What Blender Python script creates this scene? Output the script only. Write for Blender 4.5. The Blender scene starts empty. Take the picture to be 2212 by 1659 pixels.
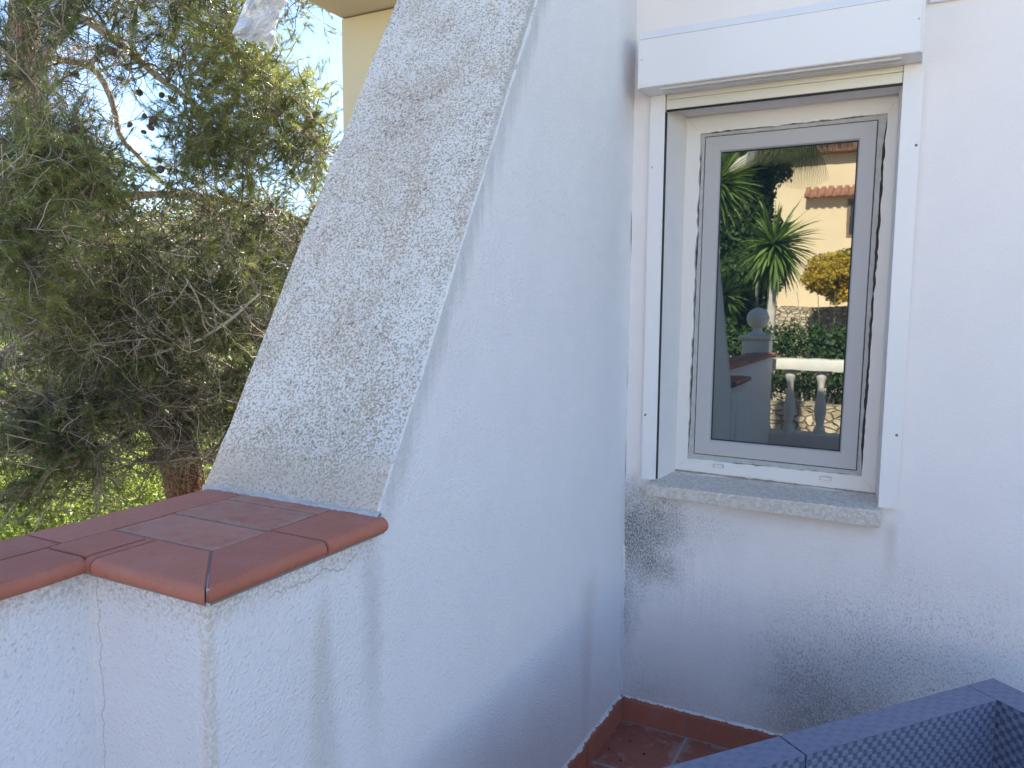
import bpy, bmesh, math, random
import numpy as np
from mathutils import Vector, noise, Matrix
R = math.radians
rng = np.random.default_rng(7); random.seed(7)
sc = bpy.context.scene
COL = sc.collection

# ---------------------------------------------------------------- camera
ROT = [[0.88373876, -0.05350140, 0.46491226], [0.46792011, 0.08505230, -0.87966862], [0.00752165, 0.99493905, 0.10019839]]
CAMP = (0.93, -2.662, 1.5)
cd = bpy.data.cameras.new('camera'); cam = bpy.data.objects.new('camera', cd); COL.objects.link(cam)
m3 = Matrix(ROT).to_4x4(); cam.matrix_world = Matrix.Translation(CAMP) @ m3
cd.sensor_width = 36; cd.lens = 1660 / 2212 * 36; cd.clip_start = 0.05; cd.clip_end = 900
cd.dof.use_dof = False
sc.camera = cam
# ---------------------------------------------------------------- light
SUN_EL, SUN_AZ = 42.0, 0.0          # azimuth from +Y towards +X
w = bpy.data.worlds.new('World'); sc.world = w; w.use_nodes = True
nt = w.node_tree; bg = nt.nodes['Background']
sky = nt.nodes.new('ShaderNodeTexSky'); sky.sky_type = 'NISHITA'; sky.sun_disc = False
sky.sun_elevation = R(SUN_EL); sky.sun_rotation = R(SUN_AZ); sky.air_density = 0.7; sky.dust_density = 0.0; sky.ozone_density = 1.6
nt.links.new(sky.outputs[0], bg.inputs[0]); bg.inputs[1].default_value = 0.1
sl = bpy.data.lights.new('sun', 'SUN'); sl.energy = 5.0; sl.angle = R(0.5); sl.color = (1, .93, .82)
so = bpy.data.objects.new('sun', sl); COL.objects.link(so)
sd = Vector((math.sin(R(SUN_AZ)) * math.cos(R(SUN_EL)), math.cos(R(SUN_AZ)) * math.cos(R(SUN_EL)), math.sin(R(SUN_EL))))
so.rotation_euler = sd.to_track_quat('Z', 'Y').to_euler()
sc.view_settings.view_transform = 'Standard'; sc.view_settings.look = 'None'
sc.view_settings.exposure = 2.2; sc.view_settings.gamma = 1
sc.cycles.max_bounces = 8; sc.cycles.transparent_max_bounces = 8; sc.cycles.sample_clamp_indirect = 6

FLOOR = -0.055

# ---------------------------------------------------------------- helpers
def at(px, py, r):
    """point r metres from the camera position in the direction of a pixel of the 2212 px wide picture"""
    d = Vector((px - 1106, -(py - 829.5), -1660)).normalized(); d = Matrix(ROT) @ d
    return Vector(CAMP) + d * r
def onplane(px, py, y):
    d = Matrix(ROT) @ Vector((px - 1106, -(py - 829.5), -1660)); t = (y - CAMP[1]) / d[1]
    return Vector(CAMP) + d * t
GLASS_Y = 0.15
def mir(px, py, yv):
    p = onplane(px, py, yv); return Vector((p.x, 2 * GLASS_Y - yv, p.z))

def tag(o, label=None, cat=None, group=None, kind=None):
    if label: o['label'] = label
    if cat: o['category'] = cat
    if group: o['group'] = group
    if kind: o['kind'] = kind
    return o
def thing(name, label, cat, loc=(0, 0, 0), group=None):
    o = bpy.data.objects.new(name, None); COL.objects.link(o); o.location = loc; o.empty_display_size = .1
    o['loc0'] = list(loc)
    return tag(o, label, cat, group)
def base(p):
    while p is not None and p.parent is not None: p = p.parent
    return Vector(p.location) if p is not None else Vector((0, 0, 0))
def link(name, me, mat, parent=None, smooth=None):
    o = bpy.data.objects.new(name, me); COL.objects.link(o)
    if mat is not None: me.materials.append(mat)
    if parent is not None: o.parent = parent
    if smooth is not None:
        me.shade_smooth() if hasattr(me, 'shade_smooth') else None
        me.set_sharp_from_angle(angle=R(smooth))
    return o
def obj(name, bm, mat, parent=None, smooth=None):
    """bm in world coordinates; vertices are made local to the thing's base"""
    b = base(parent)
    if b.length: bmesh.ops.translate(bm, verts=bm.verts, vec=-b)
    me = bpy.data.meshes.new(name); bm.to_mesh(me); bm.free()
    return link(name, me, mat, parent, smooth)
def npmesh(name, V, F, mat, parent=None, tint=None, smooth=False):
    b = base(parent); V = np.asarray(V, np.float32) - np.array(b, np.float32)
    F = np.asarray(F, np.int32); n = F.shape[1]
    me = bpy.data.meshes.new(name); me.vertices.add(len(V)); me.vertices.foreach_set('co', V.ravel())
    me.loops.add(F.size); me.loops.foreach_set('vertex_index', F.ravel())
    me.polygons.add(len(F)); me.polygons.foreach_set('loop_start', np.arange(0, F.size, n, dtype=np.int32))
    me.update(calc_edges=True)
    if smooth: me.polygons.foreach_set('use_smooth', np.ones(len(F), bool))
    if tint is not None:
        a = me.attributes.new('tint', 'FLOAT', 'POINT'); a.data.foreach_set('value', np.asarray(tint, np.float32))
    return link(name, me, mat, parent)
def box(bm, x0, x1, y0, y1, z0, z1):
    v = [bm.verts.new(p) for p in ((x0,y0,z0),(x1,y0,z0),(x1,y1,z0),(x0,y1,z0),(x0,y0,z1),(x1,y0,z1),(x1,y1,z1),(x0,y1,z1))]
    for f in ((0,3,2,1),(4,5,6,7),(0,1,5,4),(1,2,6,5),(2,3,7,6),(3,0,4,7)): bm.faces.new([v[i] for i in f])
    return v
def boxo(name, b, mat, parent=None, bev=0.0, smooth=30):
    bm = bmesh.new(); box(bm, *b)
    if bev: bmesh.ops.bevel(bm, geom=list(bm.edges), offset=bev, segments=2, affect='EDGES', profile=.5)
    return obj(name, bm, mat, parent, smooth)
def prism(bm, pts, axis, a, b):
    """extrude the 2-D polygon pts along an axis from a to b"""
    def mk(p, t):
        if axis == 0: return (t, p[0], p[1])
        if axis == 1: return (p[0], t, p[1])
        return (p[0], p[1], t)
    A = [bm.verts.new(mk(p, a)) for p in pts]; B = [bm.verts.new(mk(p, b)) for p in pts]
    n = len(pts); bm.faces.new(A); bm.faces.new(B[::-1])
    for i in range(n): bm.faces.new((A[i], B[i], B[(i+1) % n], A[(i+1) % n]))
    bmesh.ops.recalc_face_normals(bm, faces=bm.faces)
def slices(bm, axis, a, b, step):
    no = [0, 0, 0]; no[axis] = 1; t = a
    while t < b:
        co = [0, 0, 0]; co[axis] = t
        bmesh.ops.bisect_plane(bm, geom=list(bm.verts) + list(bm.edges) + list(bm.faces), plane_co=co, plane_no=no); t += step
def roughen(bm, amp, scale, amp2=0, scale2=1):
    for v in bm.verts:
        d = noise.noise_vector(v.co * scale) * amp
        if amp2: d += noise.noise_vector(v.co * scale2) * amp2
        v.co += d
def lathe(bm, prof, cx, cy, seg=20, z0=0, square=()):
    rings = []
    for (r, z) in prof:
        rings.append([bm.verts.new((cx + r * math.cos(2*math.pi*i/seg), cy + r * math.sin(2*math.pi*i/seg), z0 + z)) for i in range(seg)])
    for a, b in zip(rings, rings[1:]):
        for i in range(seg): bm.faces.new((a[i], a[(i+1) % seg], b[(i+1) % seg], b[i]))
    bm.faces.new(rings[0][::-1]); bm.faces.new(rings[-1])
def tubes(P, r0, r1, S=3):
    """P: N x K x 3 polylines -> vertices, quads"""
    P = np.asarray(P, float); N, K, _ = P.shape
    T = np.gradient(P, axis=1); T /= np.linalg.norm(T, axis=2, keepdims=True) + 1e-9
    ref = rng.normal(size=(N, 1, 3)); A = np.cross(T, ref); A /= np.linalg.norm(A, axis=2, keepdims=True) + 1e-9
    B = np.cross(T, A); t = np.linspace(0, 1, K)[None, :]
    rad = np.asarray(r0).reshape(-1, 1) * (1 - t) + np.asarray(r1).reshape(-1, 1) * t
    an = np.arange(S) * 2 * math.pi / S
    V = P[:, :, None, :] + rad[:, :, None, None] * (np.cos(an)[None, None, :, None] * A[:, :, None, :] + np.sin(an)[None, None, :, None] * B[:, :, None, :])
    idx = np.arange(N * K * S).reshape(N, K, S)
    a = idx[:, :-1, :]; b = idx[:, 1:, :]
    F = np.stack([a, np.roll(a, -1, 2), np.roll(b, -1, 2), b], -1).reshape(-1, 4)
    return V.reshape(-1, 3), F
class Acc:
    def __init__(s): s.V = []; s.F = []; s.T = []; s.n = 0
    def add(s, V, F, t=0.5):
        V = np.asarray(V); s.V.append(V); s.F.append(np.asarray(F) + s.n); s.n += len(V)
        s.T.append(np.broadcast_to(np.asarray(t, float), (len(V),)) if np.ndim(t) < 1 or len(np.atleast_1d(t)) != len(V) else np.asarray(t))
    def build(s, name, mat, parent=None, smooth=False):
        if not s.V: return None
        return npmesh(name, np.concatenate(s.V), np.concatenate(s.F), mat, parent, np.concatenate(s.T), smooth)

# ---------------------------------------------------------------- node helpers
class X:
    nt = None
    def __init__(s, so): s.s = so
    @staticmethod
    def m(op, *a, clamp=False):
        n = X.nt.nodes.new('ShaderNodeMath'); n.operation = op; n.use_clamp = clamp
        for i, v in enumerate(a):
            if isinstance(v, X): X.nt.links.new(v.s, n.inputs[i])
            else: n.inputs[i].default_value = v
        return X(n.outputs[0])
    def __add__(s, o): return X.m('ADD', s, o)
    __radd__ = __add__
    def __sub__(s, o): return X.m('SUBTRACT', s, o)
    def __rsub__(s, o): return X.m('SUBTRACT', o, s)
    def __mul__(s, o): return X.m('MULTIPLY', s, o)
    __rmul__ = __mul__
    def __truediv__(s, o): return X.m('DIVIDE', s, o)
def ab(x): return X.m('ABSOLUTE', x)
def mx(a, b): return X.m('MAXIMUM', a, b)
def mn(a, b): return X.m('MINIMUM', a, b)
def sqrt(x): return X.m('SQRT', x)
def sat(x): return X.m('ADD', x, 0.0, clamp=True)
def ss(x, a, b, lo=0.0, hi=1.0):
    n = X.nt.nodes.new('ShaderNodeMapRange'); n.interpolation_type = 'SMOOTHSTEP'
    if a > b: a, b, lo, hi = b, a, hi, lo
    X.nt.links.new(x.s, n.inputs[0])
    for i, v in zip((1, 2, 3, 4), (a, b, lo, hi)): n.inputs[i].default_value = v
    return X(n.outputs[0])
def vec(x, y, z):
    n = X.nt.nodes.new('ShaderNodeCombineXYZ')
    for i, v in enumerate((x, y, z)):
        if isinstance(v, X): X.nt.links.new(v.s, n.inputs[i])
        else: n.inputs[i].default_value = v
    return X(n.outputs[0])
def sep(v):
    n = X.nt.nodes.new('ShaderNodeSeparateXYZ'); X.nt.links.new(v.s, n.inputs[0]); return [X(o) for o in n.outputs]
def pos():
    return X(X.nt.nodes.new('ShaderNodeNewGeometry').outputs['Position'])
def oco():
    return X(X.nt.nodes.new('ShaderNodeTexCoord').outputs['Object'])
def nz(v, scale, detail=2.0, rough=.5, dist=0.0):
    n = X.nt.nodes.new('ShaderNodeTexNoise'); X.nt.links.new(v.s, n.inputs['Vector'])
    n.inputs['Scale'].default_value = scale; n.inputs['Detail'].default_value = detail
    n.inputs['Roughness'].default_value = rough; n.inputs['Distortion'].default_value = dist
    return X(n.outputs[0])
def vo(v, scale, feat='F1', out=0, rand=1.0):
    n = X.nt.nodes.new('ShaderNodeTexVoronoi'); n.feature = feat; X.nt.links.new(v.s, n.inputs['Vector'])
    n.inputs['Scale'].default_value = scale; n.inputs['Randomness'].default_value = rand
    return X(n.outputs[out])
def mixc(f, a, b):
    n = X.nt.nodes.new('ShaderNodeMix'); n.data_type = 'RGBA'; n.clamp_factor = True
    if isinstance(f, X): X.nt.links.new(f.s, n.inputs[0])
    else: n.inputs[0].default_value = f
    for i, v in ((6, a), (7, b)):
        if isinstance(v, X): X.nt.links.new(v.s, n.inputs[i])
        else: n.inputs[i].default_value = (*v, 1)
    return X(n.outputs[2])
def attr(name):
    n = X.nt.nodes.new('ShaderNodeAttribute'); n.attribute_name = name; return X(n.outputs['Fac'])
def newmat(name):
    m = bpy.data.materials.new(name); m.use_nodes = True; X.nt = m.node_tree
    return m, m.node_tree.nodes['Principled BSDF']
def setp(p, color=None, rough=None, height=None, dist=.002, strength=1.0, **kw):
    if color is not None:
        if isinstance(color, X): X.nt.links.new(color.s, p.inputs['Base Color'])
        else: p.inputs['Base Color'].default_value = (*color, 1)
    if rough is not None:
        if isinstance(rough, X): X.nt.links.new(rough.s, p.inputs['Roughness'])
        else: p.inputs['Roughness'].default_value = rough
    if height is not None:
        b = X.nt.nodes.new('ShaderNodeBump'); b.inputs['Distance'].default_value = dist; b.inputs['Strength'].default_value = strength
        X.nt.links.new(height.s, b.inputs['Height']); X.nt.links.new(b.outputs[0], p.inputs['Normal'])
    for k, v in kw.items():
        p.inputs[k.replace('_', ' ')].default_value = v
def simple(name, col, rough=.6, var=.12, scale=8, bump=0, bscale=60, bdist=.002, **kw):
    m, p = newmat(name); c = oco(); n = nz(c, scale, 4)
    a = tuple(v * (1 - var) for v in col); b = tuple(min(1, v * (1 + var)) for v in col)
    setp(p, mixc(n, a, b), rough, nz(c, bscale, 3) if bump else None, bdist, bump or 1, **kw)
    return m

# ---------------------------------------------------------------- materials
WHITE = (.74, .73, .72)
def stucco_height(P, s1=135):
    a = nz(P, s1, 2, .55); b = nz(P, 45, 3, .6); c = ss(vo(P, s1 * .75), .0, .55, 1.0, 0.0)
    return a * .9 + b * .6 + c * .55
def mat_side():
    """rough white stucco of the buttress side, pier and parapet, with the drips it carries"""
    m, p = newmat('side_stucco'); P = pos(); x, y, z = sep(P)
    g = nz(P, 150, 3, .6); lo = nz(P, 7, 4, .6); mid = nz(P, 30, 4, .6)
    col = mixc(lo, (.80, .775, .775), (.88, .855, .855))
    st = nz(vec(x * 40, y * 40, z * 3), 1, 3, .6)      # vertical streaks
    # drip below the coping
    wd = .012 + (1.02 - z) * .075
    dr = ss(ab(y + 1.632 + (mid - .5) * .015) / wd, 1.7, .25) * ss(z, 1.03, .90) * ss(x, -.02, -.005)
    col = mixc(dr * (.18 + g * .42), col, (.52, .49, .43))
    dr2 = ss(ab(y + 1.49 + (mid - .5) * .05), .05, .0) * ss(z, 1.06, .98) * ss(z, .45, .9)
    col = mixc(dr2 * (.18 + g * .35), col, (.44, .43, .40))
    d3 = ss(ab(y + .35 + (mid - .5) * .05) / (.015 + (z * .09)), 1.7, .3) * ss(z, .66, .55) * ss(z, -.1, .35)
    col = mixc(d3 * (.08 + st * .34), col, (.52, .47, .42))
    # weathered line where the sloping edge meets the side
    sl = y + 2.079 - z * .5678
    near = ss(sl + (st - .5) * .10, .085, .0) * ss(z, 1.0, 1.15)
    col = mixc(near * (.2 + g * .6), col, (.40, .40, .38))
    top = ss(y + (lo - .5) * .16, -.2, -.02) * ss(z, 2.02, 2.25)
    col = mixc(top * .30, col, (.62, .54, .45))
    # beige dirt and specks below the coping
    un = ss(z + (mid - .5) * .05, .985, 1.05) * ss(y, -1.45, -1.5)
    col = mixc(un * ss(g, .42, .62) * .65, col, (.50, .37, .24))
    fr = ss(y, -1.866, -1.876); loz = ss(z + (lo - .5) * .5, .72, 1.05)
    sp = ss(nz(P, 120, 3, .6), .60, .68) * fr * loz
    col = mixc(sp * .5, col, (.45, .36, .27))
    ed = ss(x + (mid - .5) * .03, -.026, -.006) * fr
    col = mixc(ed * .6 * ss(g, .3, .6), col, (.62, .52, .38))
    ck = ss(ab(x + .262 - (nz(vec(0, 0, z), 16, 4, .7) - .5) * .055), .0022, .0006) * fr * ss(z, .62, .75)
    col = mixc(ck * .45, col, (.3, .26, .23))
    n1 = (nz(vec(0, y, 1.0), 9, 5, .75) - .5) * .26
    ck2 = ss(ab(z - 1.74 + (y + .55) * .28 - n1), .0018, .0003) * ss(y, -.98, -.90) * ss(y, -.2, -.32)
    ck3 = ss(ab(z - 1.018 - n1 * .35), .0024, .0004) * ss(y, -1.78, -1.74) * ss(y, -1.5, -1.56)
    col = mixc(mx(ck2 * .22, ck3 * .45), col, (.18, .15, .13))
    h = stucco_height(P, 165)
    h = h * mixr(.55, 1.15, nz(P, 3.5, 3))
    setp(p, col, .82, h, .0032, .82, Specular_IOR_Level=.35)
    return m
def mat_front():
    """finer painted render of the window wall, with mould blooms"""
    m, p = newmat('window_wall_render'); P = pos(); x, y, z = sep(P)
    g = nz(P, 130, 4, .65); g2 = nz(vec(x * 210, y * 210, z * 120), 1, 4, .7); lo = nz(P, 4.5, 5, .62); mid = nz(P, 22, 5, .65)
    st = nz(vec(x * 55, y, z * 4), 1, 3, .6)
    col = mixc(lo, (.84, .79, .76), (.92, .865, .83))
    def blob(cx, cz, rx, rz, soft=1.0, warp=1.1):
        d = sqrt(X.m('POWER', (x - cx) / rx, 2.0) + X.m('POWER', (z - cz) / rz, 2.0)) + (lo - .5) * warp + (mid - .5) * warp * .7
        return ss(d, 1.0 + soft * .5, 1.0 - soft * .9)
    dark = (.105, .105, .115)
    b1 = mx(mx(blob(.04, .66, .16, .19), blob(.10, .57, .12, .08, 1.2)), blob(.005, .50, .05, .22, 1.4) * .7); b1b = blob(.13, .74, .22, .09, 1.6)
    col = mixc(b1 * .25, col, (.2, .2, .22)); col = mixc(b1 * ss(g2, .36, .60) * .88, col, dark)
    col = mixc(b1b * .12, col, (.2, .2, .22)); col = mixc(b1b * ss(g2, .42, .64) * .6, col, dark)
    b1c = mx(blob(.27, .61, .08, .05, 1.5), blob(.2, .5, .22, .12, 1.7)); col = mixc(b1c * ss(g2 + (st - .5) * .4, .44, .8) * .5, col, (.15, .15, .17))
    b2 = blob(.71, .12, .20, .19, 1.6); col = mixc(b2 * .30, col, (.2, .2, .22)); col = mixc(b2 * ss(g2, .34, .60) * .8, col, dark)
    b3 = blob(.88, .36, .34, .24, 1.7); col = mixc(b3 * .14, col, (.25, .25, .28)); col = mixc(b3 * ss(g2, .47, .62) * .62, col, (.16, .16, .18))
    b4 = blob(.08, .10, .13, .2, 1.8); col = mixc(b4 * ss(g2, .35, .75) * .5, col, (.33, .31, .28))
    b5 = blob(.35, .05, .35, .08, 1.8); col = mixc(b5 * ss(g, .35, .75) * .5, col, (.30, .27, .25))
    b6 = blob(1.15, .3, .4, .4, 1.7); col = mixc(b6 * ss(g2, .55, .70) * .5, col, (.2, .2, .22))
    # dry specks and scratches
    v = vo(vec(x * 34 + z * 6, y, z * 90 - x * 12), 1); den = ss(x + (mid - .5) * .6, .35, .95) * ss(z, .75, .35)
    col = mixc(ss(v, .13, .07) * den * .75, col, (.17, .14, .13))
    # rusty run off below the sill end
    rs = ss(ab(x - .885), .03, .0) * ss(z, .85, .8) * ss(z, .55, .8); col = mixc(rs * .35, col, (.55, .46, .38))
    us = ss(z + (mid - .5) * .06, .74, .82) * ss(x, .3, .45) * ss(x, .88, .82) * ss(z, .9, .86); col = mixc(us * .3, col, (.55, .47, .38))
    ft = ss(z + (mid - .5) * .02, .058, .042); col = mixc(ft * .5, col, (.70, .69, .66)); col = mixc(ss(z, 2.37, 2.40) * ss(x, .905, .90) * .6, col, (.88, .80, .71))
    h = g * .8 + nz(P, 48, 3, .6) * .6 + mx(b1, b2) * g * 1.0
    setp(p, col, .85, h, .0022, .7, Specular_IOR_Level=.3)
    return m
def mat_slope():
    """weathered painted top of the buttress: paint worn to a lichen-brown grain"""
    m, p = newmat('weathered_slope'); P = pos(); x, y, z = sep(P)
    n1 = nz(P, 185, 3, .62); n2 = nz(P, 9, 4, .6); n3 = nz(P, 3.2, 3, .6); n4 = nz(P, 46, 3, .6); str_ = nz(vec(x * 26, y * 4, z * 4), 1, 4, .6)
    paint = mixc(n2, (.69, .675, .655), (.81, .795, .77))
    wear = n2 * .26 + n3 * .34 + str_ * .24 + n4 * .16
    sp = ss(n1 + (wear - .5) * .42, .465, .585)
    sp2 = ss(nz(P, 95, 2, .5) + (n3 - .5) * .3, .65, .71)
    brown = mixc(nz(P, 20, 3), (.27, .205, .14), (.52, .42, .31))
    und = ss(n3 * .5 + n2 * .3 + n4 * .2, .42, .60)
    paint = mixc(und * .28, paint, (.56, .47, .36)); col = mixc(sp * .85, paint, brown); col = mixc(sp2 * .75, col, (.19, .15, .115))
    oc = ss(nz(P, 15, 3, .6), .70, .76); col = mixc(oc * .4, col, (.52, .36, .20))
    lowz = ss(z + (n2 - .5) * .12 + (n4 - .5) * .1, 1.22, 1.12); col = mixc(lowz * .85 * ss(n1, .66, .45), col, (.66, .54, .43))
    rim = ss(x, -.010, -.004) * ss(n4, .3, .5); ebr = ss(x + (n4 - .5) * .02, -.03, -.014) * ss(x, .004, -.002); col = mixc(ebr * ss(z, 1.5, 2.2) * .7, col, (.45, .43, .38))
    col = mixc(rim * .8, col, (.86, .84, .80)); dk = ss(n3, .62, .78) * ss(n1, .4, .6); col = mixc(dk * .5, col, (.22, .20, .16))
    ck = ss(ab(z - 1.98 - (nz(vec(x, 0, 2), 8, 4, .7) - .5) * .16 + x * .25), .0022, .0006) * ss(x, -.5, -.42) * ss(x, -.22, -.3)
    ck = mx(ck, ss(ab(z - 1.70 - (nz(vec(x, 0, 5), 9, 4, .7) - .5) * .14 + x * .2), .002, .0006) * ss(x, -.15, -.3))
    col = mixc(ck * .6, col, (.16, .13, .11))
    h = n1 * .9 + n4 * .8 - sp * .5
    setp(p, col, .9, h, .0026, .8, Specular_IOR_Level=.25)
    return m
def mat_tile(name, dusty):
    m, p = newmat(name); P = pos(); x, y, z = sep(P)
    n1 = nz(P, 11, 5, .65); n2 = nz(P, 70, 4, .65); n3 = nz(P, 240, 2, .6)
    isl = X(X.nt.nodes.new('ShaderNodeObjectInfo').outputs['Random'])
    col = mixc(n1, (.44, .145, .085), (.57, .22, .145)); col = mixc(isl * .45, col, (.30, .10, .075))
    col = mixc(ss(n2, .55, .75) * .35, col, (.22, .07, .055))
    col = mixc(ss(n3, .66, .74) * .45, col, (.48, .33, .28))
    col = mixc(ss(n1, .5, .8) * .22, col, (.42, .28, .24))
    if dusty:
        d = mn(mn(ab(y + 1.65), ab(y + 1.52)), mn(ab(x + .367), mn(ab(x + .112), ab(y + 1.782))))
        du = ss(d + (nz(P, 28, 4, .7) - .5) * .05, .020, .0)
        col = mixc(du * .6 * ss(n2, .3, .6), col, (.37, .34, .32))
        col = mixc(ss(n1, .3, .6) * .55, col, (.50, .27, .185))
    setp(p, col, mixr(.65, .9, n2), n2 * .6 + n3 * .5, .0009, .7, Specular_IOR_Level=.3)
    return m
def mixr(a, b, n): return n * (b - a) + a
def mat_floor():
    m, p = newmat('floor_tiles'); P = pos(); x, y, z = sep(P)
    T = .305; jx = X.m('PINGPONG', x - .262, T / 2); jy = X.m('PINGPONG', y + .012, T / 2)
    dx = mn(jx, jx); d = mn(jx, jy)      # distance to nearest joint line (0 at multiples of T)
    n1 = nz(P, 10, 5, .65); n2 = nz(P, 60, 4, .6); n3 = nz(P, 24, 4, .7)
    col = mixc(n1, (.26, .085, .060), (.38, .135, .095)); col = mixc(ss(n2, .52, .72) * .35, col, (.17, .07, .055))
    dust = ss(n3 + ss(d, .05, .0) * .22, .55, .72); col = mixc(dust * .45, col, (.40, .33, .29))
    g = ss(d + (nz(P, 90, 2) - .5) * .002, .0055, .0038); col = mixc(g, col, (.33, .32, .30))
    col = mixc(ss(vo(P, 26), .085, .05) * ss(n1, .45, .6), col, (.03, .025, .02))
    setp(p, col, .7, n2 * .3 - g * 1.2, .002, .8)
    return m
M = {}
M['side'] = mat_side(); M['front'] = mat_front(); M['slope'] = mat_slope()
M['tile'] = mat_tile('terracotta_coping', False); M['tile_dusty'] = mat_tile('terracotta_dusty', True); M['floor'] = mat_floor()
M['mortar'] = simple('mortar', (.27, .26, .25), .95, .35, 30, .8, 150)
M['mortar_light'] = simple('pale_mortar', (.52, .50, .47), .95, .3, 40, .9, 160, .003)
M['alu'] = simple('white_aluminium', (.85, .83, .81), .38, .02, 3, .15, 500, .0004)
M['alu_dirty'] = simple('white_aluminium_weathered', (.74, .74, .735), .42, .06, 9, .15, 500, .0004)
M['cream'] = simple('cream_pvc', (.80, .76, .64), .4, .03, 6)
M['pvc_white'] = simple('white_pvc', (.80, .77, .73), .4, .04, 6)
M['pvc_grey'] = simple('grey_sash', (.50, .485, .475), .5, .03, 300, .1, 700, .0003)
M['sealant'] = simple('sealant', (.50, .485, .455), .8, .25, 40, .9, 90, .004)
M['gap'] = simple('dark_gap', (.09, .088, .085), .95, .5, 60, .8, 120, .003)
M['black'] = simple('black_rubber_and_shade', (.015, .015, .016), .6)
M['screw'] = simple('screw_steel', (.22, .21, .20), .4, .3, 200, Metallic=.8)
M['screw_white'] = simple('screw_painted', (.60, .60, .58), .4, .1, 200)
def mat_reveal():
    m, p = newmat('reveal_plaster'); P = pos(); n = nz(P, 9, 4); g = nz(P, 120, 3, .6)
    setp(p, mixc(n, (.74, .70, .68), (.80, .765, .74)), .85, g + nz(P, 35, 3), .002, .6); return m
M['reveal'] = mat_reveal()
def mat_sill():
    m, p = newmat('limestone_sill'); P = pos(); x, y, z = sep(P)
    v = vo(vec(x, y * .7, z), 130, 'F1', 1); sv = nz(vec(x, y * .4, z), 90, 3, .6); lo = nz(P, 12, 4)
    vv = sep(v)[0]
    col = mixc(vv, (.52, .46, .39), (.76, .70, .62)); col = mixc(lo * .5, col, (.66, .61, .55))
    dots = ss(vo(vec(x * .8, y * .3, z), 62), .10, .05); col = mixc(dots * .7, col, (.22, .18, .15))
    col = mixc(ss(sv, .6, .7) * .4, col, (.72, .69, .64))
    setp(p, col, .75, nz(P, 160, 3), .0012, .6); return m
M['sill'] = mat_sill()
def mat_glass():
    m, p = newmat('coated_glazing'); P = pos()
    setp(p, (.012, .018, .024), .014, nz(P, 30, 1, .4), .00006, .3)
    p.inputs['IOR'].default_value = 2.6; p.inputs['Specular Tint'].default_value = (.93, 1, .97, 1); return m
M['glass'] = mat_glass()
def mat_leaf(name, c0, c1, trans=.35, rough=.5, spec=.4):
    m, p = newmat(name); t = attr('tint'); c = mixc(t, c0, c1); setp(p, c, rough, Specular_IOR_Level=spec)
    tr = X.nt.nodes.new('ShaderNodeBsdfTranslucent'); X.nt.links.new(mixc(t, tuple(v * 1.3 for v in c0), (c1[0] * 1.4, c1[1] * 1.3, c1[2] * .8)).s, tr.inputs[0])
    mixn = X.nt.nodes.new('ShaderNodeMixShader'); mixn.inputs[0].default_value = trans
    X.nt.links.new(p.outputs[0], mixn.inputs[1]); X.nt.links.new(tr.outputs[0], mixn.inputs[2])
    X.nt.links.new(mixn.outputs[0], m.node_tree.nodes['Material Output'].inputs[0]); return m
M['needle'] = mat_leaf('pine_needles', (.028, .055, .018), (.34, .38, .14), .36, .33, .6)
M['twig'] = mat_leaf('pine_twigs', (.085, .065, .05), (.66, .58, .49), 0, .7, .3)
M['shrubleaf'] = mat_leaf('shrub_leaves', (.06, .12, .03), (.32, .38, .10), .5)
M['farleaf'] = mat_leaf('far_leaves', (.05, .075, .025), (.22, .25, .07), .35)
M['hedgeleaf'] = mat_leaf('hedge_leaves', (.02, .05, .016), (.10, .17, .04), .3)
M['yellowleaf'] = mat_leaf('yellow_bush_leaves', (.16, .16, .02), (.75, .52, .05), .3)
M['yucca'] = mat_leaf('yucca_leaves', (.07, .14, .03), (.28, .38, .10), .3, .4, .25)
M['palm'] = mat_leaf('palm_leaves', (.06, .10, .03), (.22, .24, .08), .3)
def mat_bark(name, a, b, red, ck=.8):
    m, p = newmat(name); P = pos(); x, y, z = sep(P)
    v = vo(vec(x * 1, y * 1, z * .45) + nzv(P), 26, 'DISTANCE_TO_EDGE'); n = nz(P, 18, 5, .7)
    col = mixc(n, a, b); col = mixc(ss(v, .12, .02) * ck, col, red)
    setp(p, col, .95, ss(v, 0, .25) * ck + n * .6, .02 * (ck + .2), 1); return m
def nzv(P):
    n = X.nt.nodes.new('ShaderNodeTexNoise'); X.nt.links.new(P.s, n.inputs['Vector']); n.inputs['Scale'].default_value = 9
    q = X.nt.nodes.new('ShaderNodeVectorMath'); q.operation = 'SCALE'; q.inputs['Scale'].default_value = .06
    X.nt.links.new(n.outputs[1], q.inputs[0]); return X(q.outputs[0])
X.__add_scalar__ = X.__add__
def _vadd(s, o):
    if isinstance(o, X) and s.s.type == 'VECTOR':
        n = X.nt.nodes.new('ShaderNodeVectorMath'); n.operation = 'ADD'; X.nt.links.new(s.s, n.inputs[0]); X.nt.links.new(o.s, n.inputs[1]); return X(n.outputs[0])
    return X.m('ADD', s, o)
X.__add__ = _vadd
M['bark'] = mat_bark('pine_bark', (.20, .080, .045), (.38, .18, .11), (.05, .028, .02))
M['bark_grey'] = mat_bark('grey_branch_bark', (.42, .37, .32), (.72, .66, .60), (.30, .26, .22), .15)
M['bark_limb'] = mat_bark('limb_bark', (.20, .15, .12), (.40, .33, .27), (.12, .08, .06), .3)
M['cone'] = simple('cone_brown', (.10, .065, .045), .8, .5, 60)
M['bud'] = simple('orange_bud', (.38, .12, .035), .7, .3, 60)
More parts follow.
